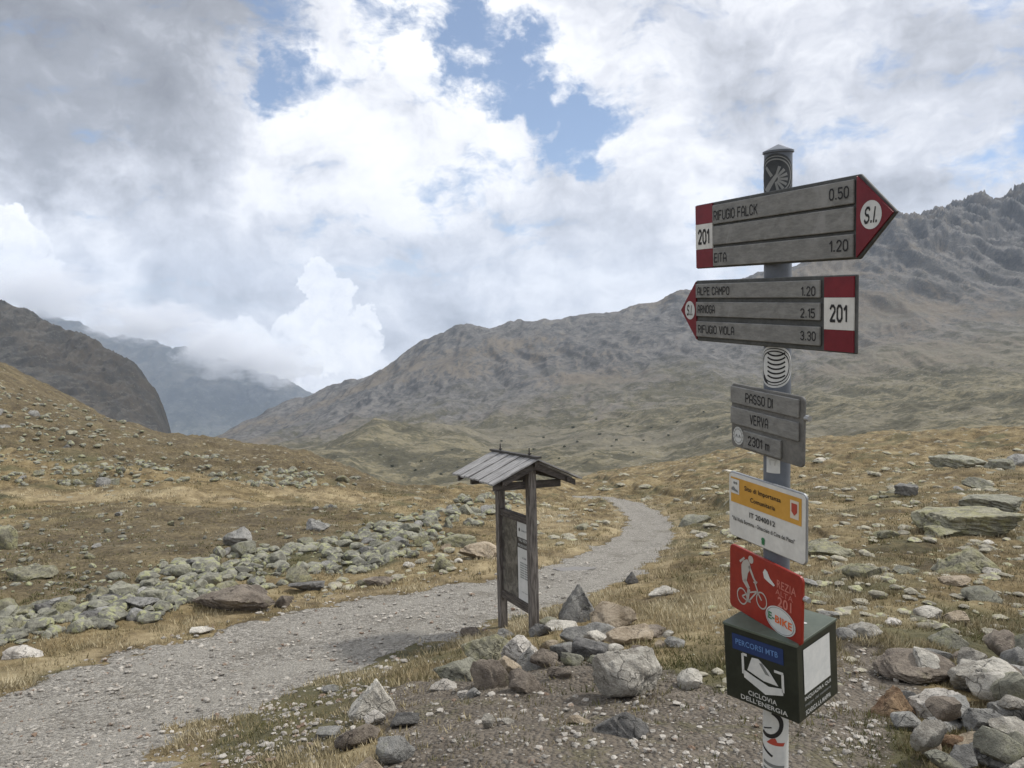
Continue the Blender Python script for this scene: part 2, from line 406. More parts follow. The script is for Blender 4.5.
def base_z(u, Dp):
    """height of the ground above the camera plane for depth Dp and slope u = X/Y"""
    l = np.log(np.maximum(Dp, .01)); far_ = _bil(GW, l, u)*Dp
    z4 = _bil(GW, np.full_like(l, gl[0]), u)*4.0
    t = np.clip((Dp-1.2)/(4-1.2), 0, 1)
    zn = -1.66+(z4+1.66)*(t*t*(1.9-.9*t))
    return np.where(Dp < 4, zn, far_)
def px2uv(pts):
    out = []
    for x, y in pts:
        u, D_ = hit(x, y); out.append((u, D_))
    return out
def hit(x, y):
    """first meeting of the sight line through a photo pixel with the smooth ground: (u, depth)"""
    u, _, w_ = ray(x, y); Ds = np.exp(np.linspace(math.log(1.5), math.log(150), 1500))
    zz_ = base_z(np.full_like(Ds, u), Ds); k = np.where(zz_ >= w_*Ds)[0]
    return u, float(Ds[k[0]]) if len(k) else 90.0
# track centre line and half width (from its two edges in the photo)
TRK = [((-260, 860), (-60, 1100)), ((-110, 755), (20, 900)), ((0, 692), (110, 790)), ((100, 657), (200, 738)), ((200, 628), (285, 694)), ((300, 606), (385, 657)), ((400, 590), (470, 626)), ((480, 576), (555, 601)),
       ((545, 563), (618, 584)), ((585, 549), (651, 562)), ((608, 538), (668, 545)), ((621, 528), (675, 531)), ((627, 518), (672, 519)), ((623, 509), (660, 508)), ((611, 502), (640, 501)), ((600, 498), (618, 496)), ((575, 495), (590, 493))]
trk = []
for a, b in TRK:
    P2 = []
    for x, y in (a, b):
        u, D_ = hit(x, min(y, 1050)); P2.append((u*D_, D_))
    A, B = P2; trk.append(((A[0]+B[0])/2, (A[1]+B[1])/2, math.hypot(A[0]-B[0], A[1]-B[1])/2))
_c = np.array([(a, b) for a, b, c in trk]); _t = np.gradient(_c, axis=0); _t /= np.linalg.norm(_t, axis=1)[:, None]
for i, (a, b) in enumerate(TRK):
    A, B = [(hit(x, min(y, 1050))[0]*hit(x, min(y, 1050))[1], hit(x, min(y, 1050))[1]) for x, y in (a, b)]
    trk[i] = (trk[i][0], trk[i][1], max(.75, abs((A[0]-B[0])*_t[i][1]-(A[1]-B[1])*_t[i][0])/2))
trk[0] = trk[0][:2]+(trk[2][2],); trk[1] = trk[1][:2]+(trk[2][2],)
print('TRACK', [tuple(round(float(v), 2) for v in q) for q in trk])
# resample smoothly
tt = np.arange(len(trk)); tf = np.linspace(0, len(trk)-1, 90)
def cr(v):
    v = np.array(v); r = []
    for t in tf:
        i = min(int(t), len(v)-2); f_ = t-i; p0 = v[max(i-1, 0)]; p1 = v[i]; p2 = v[i+1]; p3 = v[min(i+2, len(v)-1)]
        r.append(.5*((2*p1)+(-p0+p2)*f_+(2*p0-5*p1+4*p2-p3)*f_**2+(-p0+3*p1-3*p2+p3)*f_**3))
    return np.array(r)
tx_, ty_, tw_ = cr([q[0] for q in trk]), cr([q[1] for q in trk]), cr([q[2] for q in trk])
def track_d(X, Y):
    """distance from the track centre divided by the half width"""
    best = np.full(X.shape, 99.); 
    for i in range(len(tx_)-1):
        ax, ay, bx_, by_ = tx_[i], ty_[i], tx_[i+1], ty_[i+1]; L2 = (bx_-ax)**2+(by_-ay)**2+1e-9
        t = np.clip(((X-ax)*(bx_-ax)+(Y-ay)*(by_-ay))/L2, 0, 1)
        d = np.hypot(X-ax-t*(bx_-ax), Y-ay-t*(by_-ay))/(tw_[i]*(1-t)+tw_[i+1]*t)
        best = np.minimum(best, d)
    return best
def near_track(X, Y):
    d = np.full(X.shape, 99.); m = (np.abs(X) < 30) & (Y < 70) & (Y > 1)
    d[m] = track_d(X[m], Y[m]); return d
def ell(u, l, x, y, rx, ry):           # soft patch given by its place in the photo, fixed on the ground
    uu, D_ = hit(x, y); _, D2 = hit(x, y-ry*.8); _, D3 = hit(x, y+ry*.8)
    sl = max(.05, abs(math.log(D2)-math.log(D3))/1.6)
    q = ((u-uu)/(rx/F))**2+((l-math.log(D_))/sl)**2
    return np.exp(-q*.9)
def micro(X, Y, Dp, td):
    a = smooth(1.05, 1.6, td)
    z = fbm(X*.55, Y*.55, 4, .5, 3)*.085*smooth(2, 9, Dp)
    z = z+fbm(X*2.6, Y*2.6, 4, .55, 9)*.028*smooth(2, 6, Dp)*(.45+.55*a)
    z = z+fbm(X*.13, Y*.13, 4, .5, 21)*.55*smooth(14, 45, Dp)
    z = z+fbm(X*.7, Y*.7, 4, .6, 31)*.16*smooth(16, 50, Dp)
    z = z*(.3+.7*a)-.05*(1-a)*smooth(3, 8, Dp)
    # cut bank above the bend of the track
    return z
def ground_z(X, Y, td=None):
    X = np.atleast_1d(np.asarray(X, float)); Y = np.atleast_1d(np.asarray(Y, float))
    rr = np.hypot(X, Y); th = np.arctan2(X, Y); thc = np.clip(th, R(-56), R(56))
    Dp = rr*np.where(np.abs(th) < R(56), np.cos(th), math.cos(R(56))); u = np.tan(thc)
    if td is None: td = near_track(X, Y)
    b = bank(X, Y)
    return base_z(u, Dp)+micro(X, Y, Dp, td)+b+CAMZ
bk = None
def bank(X, Y):
    global bk
    if bk is None: bk = [(hit(x, y)[0]*hit(x, y)[1], hit(x, y)[1]) for x, y in ((600, 478), (640, 490), (680, 494), (715, 504), (745, 512), (770, 520))]
    z = np.zeros(np.shape(X)); d = np.full(np.shape(X), 99.); s = np.zeros(np.shape(X))
    for (ax, ay), (bx_, by_) in zip(bk[:-1], bk[1:]):
        L2 = (bx_-ax)**2+(by_-ay)**2; t = np.clip(((X-ax)*(bx_-ax)+(Y-ay)*(by_-ay))/L2, 0, 1)
        dd = np.hypot(X-ax-t*(bx_-ax), Y-ay-t*(by_-ay)); side = -((bx_-ax)*(Y-ay)-(by_-ay)*(X-ax))
        k = dd < d; d = np.where(k, dd, d); s = np.where(k, np.sign(side), s)
    sdn = -d*s                        # positive beyond the bank
    return .30*np.exp(-(d/3.5)**2)*(smooth(-.15, .25, sdn)-.5)
def gz(x, y): return float(ground_z([x], [y])[0])
def at(x, y):
    """ground point seen through a photo pixel"""
    u, D_ = hit(x, y); return Vector((u*D_, D_, gz(u*D_, D_)))

th = np.concatenate([np.linspace(-180, -47, 60)[:-1], np.linspace(-47, 47, 1250), np.linspace(47, 180, 60)[1:]])
rr = np.concatenate([np.exp(np.linspace(math.log(.3), math.log(2.6), 40))[:-1], np.exp(np.linspace(math.log(2.6), math.log(62), 760))[:-1], np.exp(np.linspace(math.log(62), math.log(190), 130))])
TH, RR_ = np.meshgrid(np.radians(th), rr); GXX = RR_*np.sin(TH); GYY = RR_*np.cos(TH)
td = near_track(GXX, GYY); GZZ = ground_z(GXX, GYY, td)
Dp = RR_*np.where(np.abs(TH) < R(56), np.cos(TH), math.cos(R(56))); U = np.tan(np.clip(TH, R(-56), R(56))); LD = np.log(Dp)
edge_n = fbm(GXX*1.3, GYY*1.3, 4, .6, 51)*.22
g_grav = smooth(1.10, .80, td+edge_n*1.1)
def patches(l): 
    t = 0
    for (x, y, rx, ry, k) in l: t = t+k*ell(U, LD, x, y, rx, ry)
    return np.clip(t, 0, 1.2)
g_dirt = patches([(560, 740, 130, 45, 1.1), (540, 668, 80, 14, .9), (490, 682, 60, 14, .8), (470, 720, 80, 35, .9), (660, 715, 90, 30, .8), (400, 700, 60, 22, .45), (780, 740, 130, 40, .9), (870, 690, 70, 24, .8), (620, 690, 50, 20, .8), (860, 650, 60, 16, .55),
                  (400, 640, 50, 12, .5), (300, 720, 60, 20, .35), (60, 680, 60, 14, .3), (560, 768, 200, 40, .7)])*(1-g_grav*.7)
g_green = patches([(260, 740, 60, 40, .8), (330, 700, 60, 25, .6), (700, 690, 40, 30, .9), (860, 740, 50, 30, .7), (640, 740, 60, 20, .5), (300, 560, 80, 10, .7), (700, 760, 60, 20, .5), (980, 640, 70, 20, .8), (180, 545, 120, 10, .4), (420, 650, 60, 12, .5)])
g_green = g_green+smooth(36, 45, Dp)*smooth(-.06, -.14, U)*.22
g_brown = np.clip(patches([(120, 545, 170, 32, 1.1), (250, 520, 120, 22, .8), (60, 590, 90, 20, .9), (350, 500, 60, 12, .4)])+smooth(36, 45, Dp)*smooth(-.06, -.14, U)*.95, 0, 1.1)
g_straw = np.clip(patches([(130, 497, 260, 5, .8), (330, 497, 120, 6, .8), (260, 640, 90, 10, .5), (540, 520, 60, 18, .7), (500, 560, 70, 12, .7), (900, 620, 120, 16, .5), (720, 600, 60, 20, .6), (880, 580, 120, 20, .4)])
                  + np.exp(-((td-1.25)/.22)**2)*smooth(6, 9, Dp)*.7, 0, 1)
g_far = smooth(14, 30, Dp)
g_rut = np.exp(-((td-.5)/.17)**2)*smooth(-.2, .2, fbm(GXX*.5, GYY*.5, 3, .5, 61)+.15)
nR, nC = GXX.shape
idx = np.arange(nR*nC).reshape(nR, nC)
quads = np.stack([idx[:-1, :-1], idx[:-1, 1:], idx[1:, 1:], idx[1:, :-1]], -1).reshape(-1, 4)[:, ::-1]
VV = np.stack([GXX, GYY, GZZ], -1).reshape(-1, 3)
attrs = {'gravel': g_grav, 'dirt': g_dirt, 'green': g_green, 'brown': g_brown, 'straw': g_straw, 'far': g_far, 'rut': g_rut}
isT = (g_grav.ravel()[quads].mean(1) > .5)
def sub_mesh(name, sel, label, kind='structure'):
    q = quads[sel]; used = np.unique(q); re = np.zeros(nR*nC, np.int32); re[used] = np.arange(len(used))
    me = np_mesh(name, VV[used], re[q], M_ground, True, {k: v.ravel()[used] for k, v in attrs.items()})
    return props(link(name, me), label, None, None, kind)
sub_mesh('ground', ~isT, 'dry brown alpine meadow and bare soil falling away from the signpost')
sub_mesh('gravel_track', isT, 'grey gravel track curving through the meadow')

# puddle on the track
pp = at(574, 567)
def puddle():
    n = 40; v = [(0, 0, 0)]; 
    for i in range(n):
        a = 2*math.pi*i/n; k = 1+.25*math.sin(2*a+1)+.12*math.sin(5*a); v.append((.34*k*math.cos(a), .16*k*math.sin(a), 0))
    f = [(0, 1+i, 1+(i+1) % n) for i in range(n)]
    me = bpy.data.meshes.new('puddle'); me.from_pydata(v, [], f)
    me.materials.append(mat('puddle_water', lambda g: {'Base Color': (.17, .15, .12), 'Normal': g.bump(g.noise(g.obj(), 6, 2), .04, .01)}, .18))
    o = link('puddle', me); o.location = (pp.x, pp.y, pp.z+.016); props(o, 'small shallow puddle on the gravel track', None, None, 'structure')
puddle()

# ------------------------------------------------------------------ mountains: each a relief of its own with front and back slopes
def mountain(name, label, xs, Ds, rows, m, nx=700, nd=330, amp=.02, crest_i=-2, kx=6, kd=6, seed=0, freq=1.0, x0=None, x1=None, skew=.0, extra=None):
    ux = (np.linspace(x0 if x0 is not None else xs[0], x1 if x1 is not None else xs[-1], nx)-512)/F
    lD = np.linspace(math.log(Ds[0]), math.log(Ds[-1]), nd)
    W = table(xs, Ds, rows, 0, lD, kx, kd, ux)
    Dg = np.exp(lD)[:, None]*np.ones(nx)[None]; Ug = ux[None]*np.ones(nd)[:, None]; X = Ug*Dg; Y = Dg; Z = W*Dg
    Dc = Ds[crest_i]; t = np.clip((lD-lD[0])/(math.log(Dc)-lD[0]), 0, 1)[:, None]*np.ones(nx)[None]
    s = freq/Dc
    wx = fbm(X*s*3, Y*s*3, 3, .5, seed+70)*.12/s*.3
    rg = ridge((X+wx)*s*8+skew*Z*s*5, (Y)*s*2.2, 7, .57, seed)-.4
    sm = fbm(X*s*5, Y*s*2.5, 6, .55, seed+40)
    a = amp*Dc*(.12+.88*t**1.6) if not callable(amp) else amp(Ug, t)*Dc
    Z = Z+rg*a*.55+sm*a*.38
    if extra is not None: Z = Z+extra(Ug, Dg, X, Y, t)
    V = np.stack([X, Y, Z+CAMZ], -1).reshape(-1, 3); i = np.arange(nd*nx).reshape(nd, nx)
    q = np.stack([i[:-1, :-1], i[:-1, 1:], i[1:, 1:], i[1:, :-1]], -1).reshape(-1, 4)
    me = np_mesh(name, V, q, m, True, {'up': t})
    return props(link(name, me), label, None, None, 'structure')

MX = [-300, 0, 150, 220, 270, 318, 360, 391, 425, 464, 489, 537, 562, 611, 650, 684, 740, 791, 840, 887, 917, 940, 971, 995, 1018, 1060, 1130, 1250, 1500]
def fill(d):                    # sparse row -> full row
    k = sorted(d); return [float(np.interp(x, k, [d[a] for a in k])) for x in MX]
MROWS = [fill({-300: 620, 1500: 600}),
 fill({-300: 560, 220: 520, 400: 515, 512: 505, 640: 490, 768: 470, 900: 455, 1018: 448, 1500: 440}),
 fill({-300: 540, 220: 490, 318: 470, 400: 488, 512: 478, 640: 462, 768: 445, 900: 432, 1018: 425, 1500: 410}),
 fill({-300: 540, 220: 470, 318: 452, 360: 432, 400: 425, 464: 431, 500: 447, 562: 438, 650: 424, 768: 411, 900: 400, 1018: 390, 1500: 370}),
 fill({-300: 530, 220: 460, 318: 447, 360: 440, 400: 437, 464: 434, 512: 430, 562: 418, 650: 404, 768: 388, 900: 372, 1018: 360, 1500: 330}),
 fill({-300: 525, 150: 480, 220: 446, 318: 425, 400: 402, 464: 388, 512: 384, 611: 366, 684: 350, 791: 335, 900: 308, 1018: 290, 1500: 240}),
 fill({-300: 520, 0: 500, 150: 465, 220: 436, 270: 412, 318: 393, 360: 378, 391: 364, 425: 340, 464: 321, 489: 324, 537: 321, 562: 317.6, 611: 311, 650: 301, 684: 291, 740: 280, 791: 267, 840: 240, 887: 224, 917: 220, 940: 213, 971: 208, 995: 215, 1018: 206, 1060: 205, 1130: 198, 1250: 185, 1500: 180}),
 fill({-300: 540, 220: 500, 464: 400, 684: 370, 900: 320, 1018: 300, 1500: 260})]
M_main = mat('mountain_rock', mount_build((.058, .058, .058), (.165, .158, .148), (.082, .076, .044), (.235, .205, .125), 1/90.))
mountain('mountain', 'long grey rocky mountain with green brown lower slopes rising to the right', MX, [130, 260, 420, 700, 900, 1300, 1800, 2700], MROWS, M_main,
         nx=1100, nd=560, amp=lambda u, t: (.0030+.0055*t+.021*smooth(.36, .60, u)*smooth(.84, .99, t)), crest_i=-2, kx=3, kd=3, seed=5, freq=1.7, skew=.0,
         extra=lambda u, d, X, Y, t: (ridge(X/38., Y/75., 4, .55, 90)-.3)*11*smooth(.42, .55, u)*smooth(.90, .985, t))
LX = [-500, -200, 0, 41, 82, 111, 135, 156, 165, 176, 215, 260]
M_dark = mat('dark_mountain_rock', mount_build((.040, .040, .039), (.095, .090, .080), (.052, .049, .036), (.092, .083, .062), 1/60., .0, .5))
mountain('mountain', 'dark rounded rock shoulder on the left of the valley', LX, [400, 600, 800, 1000, 1250],
         [[520]*12, [420, 430, 440, 450, 460, 465, 470, 475, 480, 490, 520, 540], [330, 350, 375, 385, 398, 410, 420, 436, 450, 480, 515, 540],
          [180, 235, 303, 318, 338, 352, 370, 396, 421, 470, 510, 540], [300, 330, 380, 390, 400, 410, 420, 440, 460, 490, 530, 560]], M_dark, nx=520, nd=260, amp=.016, seed=15, kx=2, kd=5, freq=3.2, skew=.3)
FX = [-500, -100, 0, 40, 100, 140, 165, 200, 235, 265, 290, 320, 380, 500, 700]
M_far = mat('far_mountain_slope', mount_build((.05, .055, .055), (.125, .125, .12), (.035, .042, .032), (.11, .11, .08), 1/400., .6, .9))
mountain('mountain', 'hazy blue mountain closing the valley, top lost in cloud', FX, [3800, 4600, 5400, 6200, 7400],
         [[560]*15, [480]*15, [430, 420, 410, 405, 400, 400, 405, 415, 425, 428, 430, 432, 440, 450, 460],
          [250, 285, 300, 306, 326, 334, 340, 352, 366, 370, 380, 397, 425, 450, 460], [480]*15], M_far, nx=560, nd=220, amp=.012, seed=25, kx=3, kd=5, freq=3.0, skew=.4)
# valley floor that carries the whole view to the horizon
me = np_mesh('valley_floor', [(-9000, -400, -400), (9000, -400, -400), (9000, 8800, -1600), (-9000, 8800, -1600)], [(0, 1, 2, 3)], M_far, True, {'up': [0, 0, 0, 0]})
props(link('valley_floor', me), 'deep valley floor below the mountains', None, None, 'structure')
#STAGE2

# ------------------------------------------------------------------ air
def air():
    m = bpy.data.materials.new('haze'); m.use_nodes = True; nt = m.node_tree; nt.nodes.clear()
    o = nt.nodes.new('ShaderNodeOutputMaterial'); v = nt.nodes.new('ShaderNodeVolumePrincipled')
    v.inputs['Color'].default_value = (.68, .81, 1, 1); v.inputs['Density'].default_value = 7.5e-5
    nt.links.new(v.outputs[0], o.inputs['Volume'])
    b = MB().box(-9400, 9400, -500, 9000, -1601, 900).build('haze', m)
    props(b, 'thin blue mountain haze', None, None, 'stuff')
air()

# ------------------------------------------------------------------ rocks
import bmesh
def ico(sub):
    bm = bmesh.new(); bmesh.ops.create_icosphere(bm, subdivisions=sub, radius=1.0)
    v = np.array([q.co[:] for q in bm.verts]); f = np.array([[a.index for a in q.verts] for q in bm.faces]); bm.free(); return v, f
ICO = {k: ico(k) for k in (1, 2, 3, 4, 5)}
def rock_arrays(seed, sub, planes=13, shape='any'):
    """angular boulder filling -0.5..0.5 x -0.5..0.5 x 0..1"""
    r_ = np.random.RandomState(seed); d, f = ICO[sub]
    n = r_.normal(size=(planes, 3)); n /= np.linalg.norm(n, axis=1)[:, None]; o = r_.uniform(.55, 1., planes)
    if shape == 'block':
        ax = np.array([[1, 0, 0], [-1, 0, 0], [0, 1, 0], [0, -1, 0], [0, 0, 1], [0, 0, -1]], float)+r_.normal(size=(6, 3))*.13
        n = np.vstack([ax/np.linalg.norm(ax, axis=1)[:, None], n[:4]]); o = np.concatenate([r_.uniform(.6, .75, 6), r_.uniform(.8, .95, 4)])
    if shape == 'peak':
        ax = np.array([[1, .1, .75], [-1, .2, 1.0], [.1, -1, .55], [0, 1, .5], [0, 0, -1]], float)+r_.normal(size=(5, 3))*.1
        n = np.vstack([ax/np.linalg.norm(ax, axis=1)[:, None], n[:4]]); o = np.concatenate([r_.uniform(.5, .62, 5), r_.uniform(.85, 1.05, 4)])
    dot = d@n.T; q = np.where(dot > .04, o[None]/np.maximum(dot, .04), 9.)
    k = 38.; rad = -np.log(np.exp(-k*np.minimum(q, 4)).sum(1))/k; rad = np.clip(rad, .35, 1.3)
    P = d*rad[:, None]
    s = r_.randint(99)
    x, y, z = P.T
    nn = fbm(x*1.6+z*1.1+s, y*1.6-z*.9, 3, .5, s)*.06
    if sub >= 3: nn = nn+fbm(x*4+z*3, y*4-z*3.5+s, 5 if sub > 3 else 2, .62, s+3)*.055
    P = P+d*nn[:, None]
    mn, mx = P.min(0), P.max(0); P = (P-mn)/(mx-mn); P[:, :2] -= .5
    return P, f
def rock_obj(seed, sub, m, w_, dp, h, loc, yaw, label, group=None, planes=13, shape='any', name='rock', cat='rock', tilt=0):
    P, f = rock_arrays(seed, sub, planes, shape)
    P = P*np.array([w_, dp, h]); me = np_mesh('rock', P, f, RK[m], True)
    try: me.set_sharp_from_angle(angle=R(38 if sub < 4 else 50))
    except Exception: pass
    o = link(name, me); o.location = loc; o.rotation_euler = (0, tilt, yaw)
    return props(o, label, cat, group)
def put_rock(cx, yb, wpx, hpx, m, label, seed=None, shape='any', tilt=0, group=None, dz_=0., yaw=None, planes=13):
    p = at(cx, min(yb, 800)); D_ = p.y; W = wpx*D_/F; dp = W*(.72 if shape != 'slab' else .45)
    sl = -(p.z-CAMZ)/D_                                       # how steeply we look down on it
    H = max(.28*W, hpx*D_/F-dp*sl*.55); 
    sub = 5 if wpx > 45 else 4 if wpx > 18 else 3
    r_ = random.Random(seed if seed is not None else int(cx*31+yb*17)); sd_ = r_.randint(1, 99999) if seed is None else seed
    x = p.x*(1+dp*.4/D_); y = p.y+dp*.4
    o = rock_obj(sd_, sub, m, W*1.12, dp*1.15, H*1.25, (x, y, min(p.z, gz(x, y))-H*.16+dz_), r_.uniform(-.35, .35) if yaw is None else yaw, label, group, planes, 'any' if shape == 'slab' else shape, tilt=tilt)
    return o
